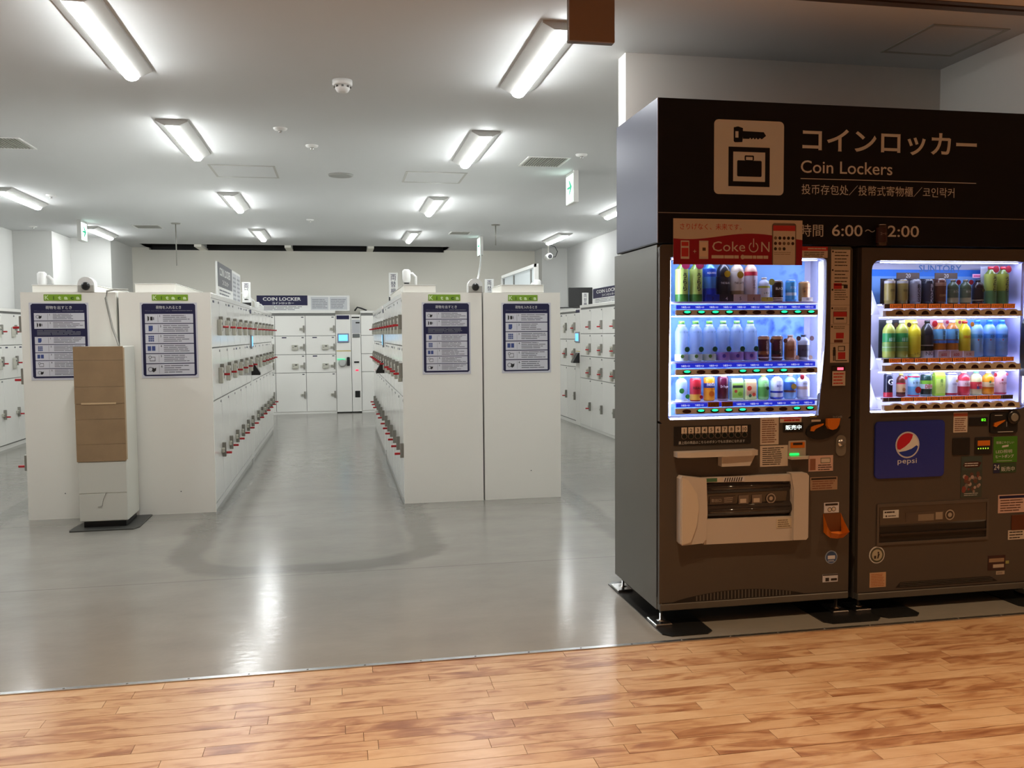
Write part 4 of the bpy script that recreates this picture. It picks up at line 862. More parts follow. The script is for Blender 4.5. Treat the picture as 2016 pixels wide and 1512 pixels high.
sticker(t1, 1.71, 1.765, .703, .720, None, P('3c6a4c'), y=YF - .0355); sticker(t1, 2.075, 2.155, .462, .508, lambda q, a, b, c, d, y: memo(q, a, b, c, d, y, 4, P('6a5a4a')), P('cabfa8'), y=YF - .0355)
# foot grille
q = MB(); q.prism([(1.55, .1135)] + [(1.55 + .70 * k / 16, .116 + .043 * max(0, sin(pi * (k / 16))) ** .8) for k in range(17)] + [(2.25, .1135)], YF - .0006, YF, m_dark); q.v = q.v; gr1 = wpart('grille_opening', q, t1)
for k in range(28):
    x = 1.675 + .0182 * k; hgt = .043 * sin(pi * (x - 1.55) / .70) ** .8; q = MB(); q.box(x, x + .006, YF - .002, YF - .0006, .116, .116 + hgt - .002, m_body); q.build('grille_slat', gr1)
wpart('lower_slot', MB().box(1.50, 2.485, YF - .0012, YF + .001, .1105, .1165, m_dark), t1)
wpart('door_gap', MB().box(1.4838, 1.4856, YF + .026, YF + .033, .14, 1.80, m_dark), t1)
feet(t1, [1.515, 2.45], 4.03, 4.62)
# ---- right machine
t2 = thing('vending_machine', 'right grey drink vending machine with a blue globe logo panel', 'vending machine', (3.075, 4.32, 0))
inner2 = rr(2.594, 3.50, 1.010, 1.768, .045); inner2 = inner2[:15] + [(2.594, 1.05), (2.594, 1.03), (2.594, 1.02), (2.596, 1.012), (2.60, 1.010)]
B2 = shell(t2, 2.536, 3.630, .062, 1.832, .69, inner2, 'grey side and back cabinet')
q = MB(); q.box(2.60, 3.44, YF + .15, YF + .154, 1.70, 1.735, mat('sky_print', (.02, .22, .80), .5)); q.box(2.60, 3.44, YF + .15, YF + .154, 1.55, 1.70, mat('pale_sky_print', (.20, .42, .82), .5)); q.box(2.60, 3.44, YF + .15, YF + .1545, 1.735, 1.765, m_in)
q.text('SUNTORY', 2.96, 1.723, .036, YF + .148, P('4a7fc0'), w=.25, bold=.01); q.box(2.60, 3.44, YF + .15, YF + .154, 1.02, 1.54, m_in); wpart('backdrop', q, t2, 'blue sky picture with faint lettering')
for (x, w_) in ((2.80, .13), (3.02, .13)): q = MB(); q.box(x, x + w_, YF + .10, YF + .104, 1.685, 1.715, P('59493e')); q.text('20', x + w_ / 2, 1.69, .02, YF + .0995, m_white, al='c'); wpart('offer_tag', q, t2)
q = MB(); q.box(3.24, 3.33, YF + .10, YF + .104, 1.69, 1.710, P('f0b0d0')); q.lines(3.245, 3.325, 1.706, 1.694, 1, YF + .0995, P('c04080'), .6, 0); wpart('offer_tag', q, t2)
X2 = lambda i: 2.735 + .0723 * i
m_rail2 = mat('rail_beige', (.50, .42, .31), .4); rows2 = [(1.554, 1.554, 1.530, 1.528, 1.490), (1.281, 1.280, 1.258, 1.256, 1.216), (1.083, 1.084, 1.062, 1.056, 1.018)]
prices = [['130', '130', '130', '130', '130', '150', '150', '180', '130', '130'], ['190', '190', '170', '170', '140', '140', '150', '130', '130', '130'], ['150', '130', '130', '130', '140', '140', '140', '140', '140', '150']]
m_pt = mat('price_orange', (.60, .10, .008), .4, emit=.30, ecol=(1, .22, .03)); m_pg = P('8d8578')
for r, (zi, s1, s0, b1, b0_) in enumerate(rows2):
    wpart('shelf', MB().box(2.665, 3.43, YF + .02, YF + .15, zi - .008, zi - .001, mat('shelf_white', (.75, .75, .85), .35)), t2)
    q = MB(); q.box(2.675, 3.42, YF + .012, YF + .02, s0, s1 - .002, P('6a5540'))
    for i in range(10):
        g = (r == 2 and i in (0, 9)); q.box(X2(i) - .031, X2(i) + .032, YF + .008, YF + .012, s0 + .001, s1 - .001, m_pg if g else m_pt); q.text(prices[r][i] + '円', X2(i), s0 + .004, .0155, YF + .0075, P('3a0a02'), w=.052, al='c', bold=.03)
    wpart('price_strip', q, t2)
    q = MB(); pts = [(2.665, b0_), (3.44, b0_), (3.44, b1 - .010)]
    for i in reversed(range(10)):
        for k in range(7): a = pi * k / 6; pts.append((X2(i) + .004 + .026 * cos(a), b1 - .010 + .009 * sin(a)))
    pts.append((2.665, b1 - .010)); q.prism(pts, YF - .014, YF + .012, m_rail2); q.box(2.665, 3.44, YF - .02, YF - .014, b0_, b0_ + .008, m_rail2); rl = wpart('button_rail', q, t2)
    for i in range(10): q = MB(); q.prism([(X2(i) + .004 + .021 * cos(pi * k / 8), b0_ + .009 + .019 * sin(pi * k / 8)) for k in range(9)], YF - .0155, YF - .014, m_off); q.build('button', rl)
for z in (1.762, 1.486, 1.212): wpart('light_strip', MB().box(2.66, 3.44, YF + .02, YF + .034, z - .0035, z, ms), t2)
wpart('light_strip', MB().box(2.600, 2.602, YF + .02, YF + .032, 1.04, 1.72, ms), t2); wpart('light_strip', MB().box(3.485, 3.487, YF + .02, YF + .032, 1.04, 1.74, ms), t2); wpart('light_strip', MB().box(2.61, 3.44, YF + .014, YF + .03, 1.0125, 1.0165, ms), t2)
q = MB()
for z in (1.50, 1.225, 1.03): q.prismx([(YF + .02, z), (YF + .15, z), (YF + .15, z + .14), (YF + .10, z + .14)], 2.61, 2.655, m_in)
wpart('side_bracket', q, t2)
wpart('side_panel', MB().box(3.455, 3.475, YF + .012, YF + .15, 1.02, 1.76, mat('lavender_panel', (.5, .5, .78), .4)), t2)
# globe logo panel
def globe(q, a, b, c, d, y):
    w, h = b - a, d - c; q.flat(rr(a, b, c, d, .02), y, mat('royal_blue', (.02, .035, .30), .3))
    cx, cz, r = a + w * .46, c + h * .58, w * .155; q.disc(cx, cz, r * 1.13, y - .0003, P('c9ccd8'), 28); A = lambda lo, hi, f: [(cx + r * cos(radians(lo + (hi - lo) * k / 14)), cz + r * sin(radians(lo + (hi - lo) * k / 14))) for k in range(15)]
    q.disc(cx, cz, r, y - .0006, m_white, 28)
    top = [(cx + r * cos(radians(a_)), cz + r * sin(radians(a_))) for a_ in range(60, 206, 10)]; cut = [(cx - r * .7, cz - r * .40), (cx - r * .2, cz - r * .12), (cx + r * .2, cz + r * .2), (cx + r * .42, cz + r * .55)]
    q.flat(top + cut, y - .0009, mat('logo_red', (.55, .01, .03), .35))
    bt = [(cx + r * cos(radians(a_)), cz + r * sin(radians(a_))) for a_ in range(216, 352, 9)]; cut2 = [(cx + r * .85, cz - r * .05), (cx + r * .4, cz - r * .33), (cx - r * .15, cz - r * .5)]
    q.flat(bt + cut2, y - .0009, mat('logo_blue', (.012, .04, .35), .35)); q.text('pepsi', cx, c + h * .22, h * .115, y - .0005, P('dfe3ee'), w=w * .28, al='c', bold=.0)
q = MB(); q.prism(rr(2.621, 3.012, .677, .965, .022), YF - .008, YF, mat('panel_blue', (.02, .035, .28), .25)); globe(q, 2.624, 3.009, .680, .962, YF - .0084); wpart('logo_panel', q, t2, 'blue panel with a red white and blue globe')
sticker(t2, 3.066, 3.147, .897, .999, lambda q, a, b, c, d, y: (q.rect(a, b, d - .02, d - .004, y, P('9a4a30')), memo(q, a, b, c, d - .02, y, 7, P('6a3a2a'))), m_warm)
q = MB(); q.box(3.155, 3.264, YF - .004, YF, .928, .973, m_black, .002); q.text('82', 3.225, .952, .013, YF - .0046, E_('60ff20', 2.5), w=.026); wpart('display', q, t2, 'black display with green digits')
q = MB(); q.prism(rr(3.275, 3.437, .885, .993, .015), YF - .008, YF, m_black); cs = wpart('coin_slot_plate', q, t2)
q = MB(); q.prism([(3.290, .925), (3.305, .920), (3.318, .930), (3.350, .948), (3.358, .955), (3.312, .945), (3.293, .940)], YF - .016, YF - .008, m_or); q.build('return_lever', cs)
q = MB(); q.lathe([(.034, 0), (.036, .012), (.026, .014)], 3.408, YF - .004, .968, m_black, n=24, axis='y'); q.lathe([(.023, .012), (.02, .018)], 3.408, YF - .004, .968, m_grey, n=20, axis='y'); q.build('slot_ring', cs)
q = MB(); q.rect(3.30, 3.345, .978, .981, YF - .0084, m_letter); q.rect(3.37, 3.372, .92, .945, YF - .0084, m_letter); q.rect(3.32, 3.41, .892, .895, YF - .0084, m_letter); q.build('print', cs)
wpart('card_reader', MB().box(3.063, 3.163, YF - .006, YF, .781, .870, m_black, .003), t2)
q = MB(); q.box(3.192, 3.293, YF - .006, YF, .781, .869, m_black, .003); q.rect(3.205, 3.277, .825, .852, YF - .0064, m_or); bs = wpart('bill_slot', q, t2)
q = MB()
for i in range(5): q.rect(3.207 + .014 * i, 3.213 + .014 * i, .808, .814, YF - .0064, E_('c8ff40', 1.2))
q.build('slot_lamp', bs)
sticker(t2, 3.302, 3.443, .733, .868, lambda q, a, b, c, d, y: (q.text('環境にやさしい', a + .015, d - .038, .014, y, m_letter, w=.105, bold=.02), q.flat([(a + .05, c + .078), (a + .088, c + .082), (a + .09, c + .092), (a + .052, c + .088)], y, m_letter), q.text('LED照明', a + .015, c + .048, .018, y, m_letter, w=.095, bold=.02), q.text('ヒートポンプ', a + .015, c + .024, .017, y, m_letter, w=.105, bold=.02), q.rect(a + .02, b - .03, c + .008, c + .010, y, m_letter)), P('3f7a1e'), label='green sticker with white lettering')
sticker(t2, 3.304, 3.438, .679, .729, lambda q, a, b, c, d, y: (q.rect(a, a + .038, c, d, y, P('1b2348')), q.text('24', a + .003, c + .018, .026, y - .0004, m_letter, w=.032), q.rect(a + .04, b, c, d, y, P('2f4a30')), q.text('販売中', a + .046, c + .008, .024, y - .0004, m_letter, w=.08, bold=.02)), P('2f4a30'))
def card(q, a, b, c, d, y):
    q.rect(a + .004, b - .004, c + (d - c) * .66, d - .004, y, P('3a4a48')); q.flat([(a + .01, d - .05), (a + .03, d - .06), (b - .02, d - .058), (b - .006, d - .035), (b - .03, d - .028), (a + .02, d - .03)], y - .0004, P('3a1414')); q.lines(a + .02, b - .02, d - .032, d - .055, 2, y - .0007, m_letter, .4, .1)
    for k in range(26): q.disc(R.uniform(a + .012, b - .012), R.uniform(c + .03, d - .085), R.uniform(.005, .013), y - .0003 - k * .00001, R.choice([P('8f7a70'), P('a49088'), P('5c3c34'), P('6f6560'), P('7d3a34')]), 9)
    q.lines(a + .02, b - .01, c + .026, c + .008, 2, y - .0004, m_letter, .3)
sticker(t2, 3.115, 3.239, .558, .773, card, P('39433f'), label='worn picture card in grey and brown')
# delivery recess
q = MB(); q.frame(rr(2.640, 3.280, .336, .548, .004), rr(2.652, 3.268, .350, .532, .003), YF - .006, YF, mat('recess_trim', (.09, .075, .065), .3)); rc = wpart('flap_housing', q, t2)
q = MB(); q.box(2.652, 3.268, YF - .0008, YF + .001, .350, .532, m_dark); q.build('recess', rc)
q = MB(); q.prismx([(YF - .004, .532), (YF - .006, .44), (YF - .001, .43), (YF - .001, .532)], 2.655, 3.265, mat('smoked_flap_2', (.055, .042, .034), .12, spec=.7)); q.build('flap', rc)
q = MB(); q.rect(2.672, 2.76, .475, .515, YF - .0066, m_letter); q.lines(2.68, 2.75, .512, .497, 1, YF - .007, m_ink, .5); q.disc(2.69, .485, .005, YF - .007, m_ink, 8); q.lines(2.70, 2.75, .49, .48, 1, YF - .007, m_ink, .4)
q.rect(2.80, 3.015, .448, .498, YF - .0066, P('54483f')); q.rect(2.87, 2.96, .452, .485, YF - .007, P('857868')); q.rect(2.97, 3.01, .455, .492, YF - .007, P('9a8d7c')); q.disc(3.052, .475, .027, YF - .0068, P('a89c8c'), 22); q.disc(3.052, .475, .021, YF - .0071, P('3a302a'), 22); q.disc(3.052, .475, .012, YF - .0074, P('a89c8c'), 14); q.build('flap_print', rc)
q = MB(); q.box(2.655, 3.265, YF - .010, YF - .001, .385, .395, P('2a201b')); q.build('flap_lip', rc)
q = MB(); q.lathe([(.044, 0), (.043, .0015)], 2.645, YF, .288, m_letter, n=28, axis='y'); q.disc(2.645, .288, .038, YF - .002, P('4a4a3a'), 26); q.disc(2.645, .288, .029, YF - .0023, P('b0a890'), 24); q.disc(2.652, .300, .005, YF - .0026, m_ink, 10); q.flat([(2.645, .27), (2.652, .27), (2.66, .293), (2.65, .296)], YF - .0026, m_ink); q.rect(2.628, 2.64, .27, .285, YF - .0026, m_ink); wpart('round_sticker', q, t2)
sticker(t2, 2.606, 2.697, .122, .198, lambda q, a, b, c, d, y: memo(q, a, b, c, d, y, 8, P('b06a40')), P('c9a07c'))
sticker(t2, 3.337, 3.50, .468, .563, lambda q, a, b, c, d, y: memo(q, a, b, c, d, y, 5, P('5a3a30'), m_navy), mat('pink_paper', (.62, .42, .36), .5))
sticker(t2, 3.285, 3.388, .170, .247, lambda q, a, b, c, d, y: (q.rect(a + .006, b - .008, c + .042, c + .062, y, P('9a8068')), q.rect(a + .03, b - .008, c + .012, c + .03, y, P('c0b0a0'))), P('3a2020'))
sticker(t2, 3.39, 3.41, .20, .215, None, P('a0a060')); sticker(t2, 3.335, 3.385, .145, .163, lambda q, a, b, c, d, y: q.lines(a + .004, b - .004, d - .003, c + .003, 2, y, P('6a5a50'), .4), P('b8a898'))
q = MB(); q.box(3.418, 3.50, YF - .004, YF, .375, .455, P('5a2a12'), .002); wpart('coin_return', q, t2); sticker(t2, 3.40, 3.50, .325, .375, lambda q, a, b, c, d, y: memo(q, a, b, c, d, y, 3), m_warm)
q = MB(); q.prism([(2.752, .112), (3.345, .112), (3.30, .140), (2.78, .140)], YF - .0006, YF, m_dark); g2 = wpart('grille_opening', q, t2)
for k in range(3): q = MB(); q.box(2.775, 3.315, YF - .004, YF - .001, .118 + .008 * k, .1192 + .008 * k, m_body); q.build('grille_slat', g2)
wpart('lower_slot', MB().box(2.545, 3.62, YF - .0012, YF + .001, .095, .101, m_dark), t2)
q = MB(); q.prism([(3.452, 1.18), (3.50, 1.18), (3.51, 1.22), (3.512, 1.45), (3.50, 1.49), (3.47, 1.49), (3.452, 1.45), (3.445, 1.33)], YF - .05, YF, mat('handle_green_grey', (.06, .085, .08), .35)); wpart('door_handle', q, t2)
feet(t2, [2.575, 3.59], 4.03, 4.62)
# floor pads under the feet
def pad(x0, x1, y0, y1, label):
    r = .035; pts = [(x0 + r, y0), (x1 - r, y0), (x1, y0 + r), (x1, y1 - r), (x1 - r, y1), (x0 + r, y1), (x0, y1 - r), (x0, y0 + r)]
    tag(MB().prismz(pts, .0, .0055, mat('pad_black', (.012, .012, .012), .28)).build('floor_pad'), label, 'floor pad')
pad(1.462, 1.712, 3.838, 4.76, 'black floor pad under the left side of the left machine'); pad(2.29, 2.60, 3.84, 4.74, 'black floor pad under the right side of the left machine'); pad(2.602, 2.83, 3.86, 4.74, 'black floor pad under the left side of the right machine'); pad(3.40, 3.64, 3.86, 4.74, 'black floor pad cut by the right picture edge')
# ---- sign over the machines
t = thing('overhead_sign', 'large black coin lockers sign above the two vending machines', 'sign', (2.6, 4.29, 1.84))
SX0, SX1, SZ0, SZ1 = 1.478, 3.645, 1.842, 2.514
wpart('box', MB().box(SX0 + .002, SX1, YF + .004, YF + .625, SZ0, SZ1, mat('sign_top', (.05, .05, .06), .5)), t)
wpart('side_face', MB().box(SX0 - .002, SX0 + .002, YF + .006, YF + .625, SZ0 + .004, SZ1, m_signside), t, 'blue-grey brushed metal side face')
wpart('front_panel', MB().box(SX0, SX1, YF, YF + .004, 1.984, SZ1, m_sign), t); wpart('hours_panel', MB().box(SX0, SX1, YF, YF + .004, SZ0, 1.981, m_sign), t)
wpart('corner_strip', MB().box(SX0 - .003, SX0 + .001, YF - .001, YF + .006, SZ0, SZ1, P('8a8a98')), t); wpart('divider_line', MB().box(SX0, SX1, YF - .001, YF + .003, 1.981, 1.9845, P('8b857e')), t)
q = MB(); q.flat(rr(1.757, 2.115, 2.075, 2.425, .022), YF - .0010, m_letter)
q.flat([(1.862, 2.320), (1.900, 2.322), (1.903, 2.348), (1.903, 2.366), (1.903, 2.388), (1.878, 2.395), (1.856, 2.390), (1.856, 2.325)], YF - .0014, m_sign); q.rect(1.864, 1.880, 2.342, 2.372, YF - .0018, m_letter)
q.flat([(1.903, 2.338), (1.935, 2.338), (1.940, 2.344), (1.948, 2.336), (1.956, 2.344), (1.964, 2.336), (1.972, 2.344), (1.980, 2.336), (1.990, 2.344), (2.000, 2.338), (2.022, 2.355), (2.010, 2.372), (1.903, 2.374)], YF - .0014, m_sign)
q.rect(1.830, 2.042, 2.113, 2.299, YF - .0014, m_sign); q.rect(1.854, 2.018, 2.137, 2.276, YF - .0018, m_letter); q.flat(rr(1.874, 2.000, 2.160, 2.236, .006), YF - .0022, m_sign); q.flat(rr(1.912, 1.960, 2.236, 2.260, .005), YF - .0022, m_sign); q.rect(1.919, 1.953, 2.238, 2.253, YF - .0026, m_letter); wpart('pictogram', q, t, 'pale square with key and suitcase')
q = MB(); q.text('コインロッカー', 2.212, 2.288, .113, YF - .001, m_letter, w=.955, bold=.018, res=4); q.text('Coin Lockers', 2.205, 2.186, .060, YF - .001, m_letter, w=.492, bold=.005, res=4); q.rect(2.204, 3.168, 2.1565, 2.160, YF - .001, m_letter); q.text('投币存包处／投幣式寄物櫃／코인락커', 2.210, 2.083, .049, YF - .001, m_letter, w=.835, bold=.004, res=3)
q.text('時間', 2.205, 1.880, .060, YF - .001, m_letter, w=.122, bold=.01, res=3); q.text('6:00', 2.374, 1.884, .056, YF - .001, m_letter, w=.165, bold=.008, res=3); q.text('〜', 2.552, 1.905, .014, YF - .001, m_letter, w=.056); q.text('22:00', 2.625, 1.884, .056, YF - .001, m_letter, w=.225, bold=.008, res=3); wpart('lettering', q, t)

# ------------------------------------------------------------------ drinks in the windows
def bottle(h, r, neck=.27, cap=.12):
    hb = h * (1 - neck); hc = h * (1 - cap * .55)
    return [(r * .82, 0), (r, .006), (r, hb * .35), (r * .95, hb * .42), (r, hb * .5), (r, hb), (r * .82, hb + (hc - hb) * .45), (r * .42, hb + (hc - hb) * .85), (r * .40, hc)]
def can(h, r): return [(r * .85, 0), (r, .005), (r, h - .008), (r * .84, h - .001)]
DR = {}
def drink(kind, x, z, h, r, body, lab=None, lz=(.15, .62), capc=None, txt=None, txc=None, label='', group=None, band=None, badge=None, vert=False, tz=.45, ts=.014, y=YF + .062, card=None, foot=None):
    name = {'b': 'drink_bottle', 'c': 'drink_can', 'p': 'drink_pouch', 'k': 'drink_carton'}[kind]
    mb = MB(); bm = m_pet if body == 'clear' else P(body, .25)
    if kind == 'b': mb.lathe(bottle(h, r), 0, 0, 0, bm, 16)
    elif kind == 'c': mb.lathe(can(h, r), 0, 0, 0, bm, 16)
    else: mb.box(-r, r, -r * .55, r * .55, 0, h * .86, bm, .004); 
    if kind in 'pk': mb.prismx([(-r * .5, h * .855), (r * .5, h * .855), (.003, h * .97), (-.003, h * .97)], -r * .95, r * .95, bm)
    o = tag(mb.build(name), label, 'bottle' if kind == 'b' else ('can' if kind == 'c' else 'drink'), group); o.location = (x, y, z)
    ry = r if kind in 'bc' else r * .55
    if kind == 'b': part('cap', MB().lathe([(r * .46, 0), (r * .46, h * .075)], 0, 0, h * .925, P(capc or 'e8e8e8', .35), 14), o)
    if kind == 'c': part('rim', MB().lathe([(r * .86, 0), (r * .86, .003)], 0, 0, h - .002, m_steel, 16), o)
    if lab:
        q = MB(); k = r + .0006
        if kind in 'bc': q.lathe([(k, 0), (k, h * (lz[1] - lz[0]))], 0, 0, h * lz[0], P(lab, .35), 16, cap=False)
        else: q.rect(-r * .9, r * .9, h * lz[0], h * lz[1], -ry - .0006, P(lab, .35))
        part('label', q, o)
    q = MB(); n0 = 0; wr = (0, 0, r + .0012) if kind in 'bc' else None; yy = -ry - .0014
    if txt:
        tc_ = P(txc or '101010')
        if vert: q.vtext(txt, r * .15, h * (tz + .3), ts, yy, tc_, wrap=wr, bold=.02)
        else: q.text(txt, 0, h * tz, ts, yy, tc_, w=min(r * 1.6, ts * len(txt) * .9), al='c', wrap=wr, bold=.02)
        n0 = 1
    if band:
        for (z0, z1, c) in band:
            if kind == 'b' and z0 > .7: q.lathe([(r * .56, 0), (r * .56, h * (z1 - z0))], 0, 0, h * z0, P(c, .35), 16, cap=False)
            elif kind in 'bc': q.lathe([(r + .0009, 0), (r + .0009, h * (z1 - z0))], 0, 0, h * z0, P(c, .35), 16, cap=False)
            else: q.rect(-r * .85, r * .85, h * z0, h * z1, yy + .0004, P(c, .35))
            n0 = 1
    if badge:
        for (bx, bz, br, c) in badge: q.disc(bx, h * bz, br, -ry - .0045, P(c), 18); n0 = 1
    if n0: part('print', q, o)
    if card:
        q = MB(); q.box(-card[0], card[0], r + .002, r + .004, 0, card[1], P(card[2], .5)); part('backing_card', q, o)
    if foot:
        q = MB(); q.box(-r * 1.08, r * 1.08, -r - .006, -r - .004, 0, h * .17 if h > .15 else .02, P(foot[0], .4)); q.text(foot[1], 0, .006, .016 if h > .15 else .01, -r - .0066, P(foot[2]), al='c', bold=.01); part('foot_card', q, o)
    return o
z = rows1[0][0]; L_ = 'on the left machine top shelf'
for i in (0, 1): drink('b', X1(i), z, .194, .031, '6f8f3c', 'b9cf6a', (.12, .80), 'c81e5a', 'うらら', '15240f', 'green tea bottle with a pink badge, %s %s' % (('first', 'second')[i], L_), 'green tea bottles of the left machine', vert=True, tz=.40, ts=.026, band=[(0, .18, '3f7a2c')], badge=[(.006, .90, .021, 'b81f5c')])
drink('b', X1(2), z, .198, .032, '4f8ee0', '1d4fc0', (.60, .80), 'e0e8f8', 'AQUARIUS', 'ffffff', 'blue sports drink bottle ' + L_, tz=.66, ts=.011, band=[(.0, .32, '1238c0')], foot=('1a44c8', '3', '0a1438'))
drink('b', X1(3), z, .200, .033, '1c1c24', '24242c', (.1, .6), '101014', 'THE BLACK', 'd8d8d8', 'black coffee bottle with a yellow diamond badge ' + L_, tz=.42, ts=.010, badge=[(.004, .66, .016, 'd8b820'), (.024, .93, .013, 'd8b820')], foot=('30303a', '4', 'e0e0e0'))
drink('b', X1(4), z, .200, .033, 'b8a894', 'e8e0d4', (.1, .72), 'e8e8f0', 'THE LATTE', '5a4634', 'cream latte bottle with a yellow badge ' + L_, tz=.42, ts=.010, badge=[(.0, .64, .017, 'c8a830'), (.028, .93, .013, 'e0c020')], band=[(.10, .26, 'a08868')], foot=('e6e0d8', '5', '101010'))
drink('b', X1(5), z, .200, .032, 'c8a08c', 'e4dcea', (.1, .62), 'd02838', 'ミルク', '7a4a5a', 'white milk tea bottle with a red top band ' + L_, vert=True, tz=.22, ts=.014, band=[(.63, .72, 'cc2a40')], foot=('c8a898', '6', '402020'))
drink('b', X1(6), z, .118, .028, 'd4dcec', 'eef0f4', (.1, .55), 'f4f4f8', 'レモン', '3a6a2a', 'small white bottle with a lemon tag ' + L_, tz=.3, ts=.010, band=[(.56, .64, 'c8d048')], badge=[(.024, .80, .016, 'c9c860')], foot=('d8c850', '7', '402020'))
drink('c', X1(7), z, .102, .026, '3a1c14', '30160e', (.3, .9), None, 'BLACK', 'e6d8c8', 'dark brown coffee can ' + L_, tz=.56, ts=.012, band=[(.04, .1, 'd8c0a8'), (.14, .19, 'd8c0a8')])
drink('c', X1(8), z, .104, .026, '2f8fd0', '54b0e4', (.1, .9), None, 'カフェ', 'f4fcff', 'sky blue can ' + L_, tz=.6, ts=.012, band=[(.28, .42, 'd4ecf8')])
drink('c', X1(9), z, .098, .027, 'b88448', 'c89458', (.1, .9), None, 'コーヒー', '5a3010', 'golden tan coffee can ' + L_, tz=.62, ts=.011, badge=[(-.014, .5, .006, '6a3a18')], foot=('e4dcd0', '10', '402020'))
z = rows1[1][0]; L_ = 'on the left machine middle shelf'
for i in range(6):
    pu = i > 2
    drink('b', X1(i), z, .196, .0325, 'clear', None, capc='7fd04a' if not pu else '8fd86a', txt='い・ろ・は', txc='3a5a6a', label='clear water bottle, %s label, %s %s' % ('purple grape' if pu else 'green leaf', ('first', 'second', 'third')[i % 3] + ' of three', L_), group='clear grape water bottles' if pu else 'clear leaf water bottles',
          tz=.70, ts=.010, band=[(.02, .22 if pu else .18, 'a884c8' if pu else 'cfdccf'), (.86, .91, 'dfe4ec')], badge=[(.014, .30, .013, '1f6a4a'), (-.010, .13, .009, '5c4cc0' if pu else '6aa83a')])
for i in (6, 7): drink('c', X1(i), z, .120, .027, '55182a', '4a1424', (.28, .84), None, 'COSTA', 'e8d0c8', 'maroon coffee can, vertical lettering, %s %s' % (('left of pair', 'right of pair')[i - 6], L_), 'maroon coffee cans', vert=True, tz=.5, ts=.011, band=[(.86, .97, 'b07a4a'), (.1, .14, 'e8dce0')] + ([(.24, .38, 'a8683c')] if i == 6 else [(.24, .40, '1c1c28')]), badge=[(.028, .80, .011, '6a3c30')])
drink('b', X1(8), z, .124, .029, 'b08060', 'a0603c', (.12, .58), 'c8a894', 'LATTE', '5a2c1c', 'copper coloured coffee bottle ' + L_, tz=.36, ts=.010, badge=[(.026, .86, .012, '6a4a44'), (.02, .1, .011, 'c8a080')])
drink('b', X1(9), z, .124, .029, 'a8acb8', '4c4c58', (.12, .60), '1c2038', 'BLACK', '20202a', 'dark grey coffee bottle with a black cap ' + L_, tz=.36, ts=.010, badge=[(.026, .86, .012, '6a4a50'), (.02, .1, .011, 'c0a088')])
z = rows1[2][0]; L_ = 'on the left machine bottom shelf'
drink('b', X1(0), z, .124, .029, 'clear', None, capc='4fc04a', label='small clear bottle with green leaves ' + L_, band=[(.0, .08, 'd8e4e8')], badge=[(-.012, .42, .013, '3fae4a'), (.018, .2, .011, '3fae4a')])
drink('c', X1(1), z, .112, .027, 'b8202c', 'c02430', (.3, .9), None, 'REAL', '201410', 'red and yellow energy drink can ' + L_, tz=.52, ts=.012, band=[(.05, .3, 'e8b040')], badge=[(.018, .18, .009, 'd02020')])
drink('c', X1(2), z, .116, .027, 'f09a20', 'f4a830', (.05, .45), None, 'FANTA', 'f8f8ff', 'orange soda can ' + L_, tz=.62, ts=.016, band=[(.55, .74, '1c2c7a')], badge=[(.0, .3, .014, 'f07a10')])
drink('c', X1(3), z, .118, .027, '58122e', None, txt='Dr Pepper', txc='f0dce4', label='dark maroon soda can with white lettering ' + L_, tz=.5, ts=.016, band=[(.04, .06, 'e0c8d0')])
drink('p', X1(4), z, .110, .031, 'cfe8b8', 'a8d860', (.1, .75), None, None, label='pale green drink pouch ' + L_, band=[(.55, .66, '2c3830')], badge=[(-.012, .4, .008, 'd05040'), (.01, .28, .011, '7ac030')])
drink('p', X1(5), z, .104, .030, 'dfe8a0', 'e8c090', (.2, .8), None, None, label='peach coloured drink pouch ' + L_, badge=[(-.012, .55, .012, 'c83c28'), (.012, .25, .009, 'd84a30'), (-.008, .2, .008, '3a6a4a')])
drink('b', X1(6), z, .124, .027, '8cc87c', '5ca04c', (.12, .5), 'e0b070', '茶', 'f0fff0', 'small green bottle with an orange cap ' + L_, tz=.5, ts=.018, badge=[(.008, .45, .008, '24443c')])
drink('b', X1(7), z, .122, .030, 'c8d4f8', 'e8ecfc', (.12, .75), '4a5ad0', 'SOY', '5a6ac0', 'white and blue bottle with a blue band ' + L_, tz=.5, ts=.010, band=[(.26, .34, '2438c0'), (.03, .08, '2438c0')])
drink('b', X1(8), z, .120, .029, '8ab8e8', '3a6ab0', (.3, .7), 'b09080', '朝', '5a3a18', 'blue bottle with a brown band ' + L_, tz=.45, ts=.018, badge=[(.004, .52, .014, 'c8a030')], band=[(.28, .36, '6a3a30')])
drink('b', X1(9), z, .122, .031, 'c8cce0', 'd8dcec', (.1, .7), 'b08878', 'カルピス', '3a3a4a', 'pale bottle with a beige band and red tag ' + L_, tz=.58, ts=.009, band=[(.38, .5, 'c8a898')], badge=[(-.024, .88, .012, 'c02840')])
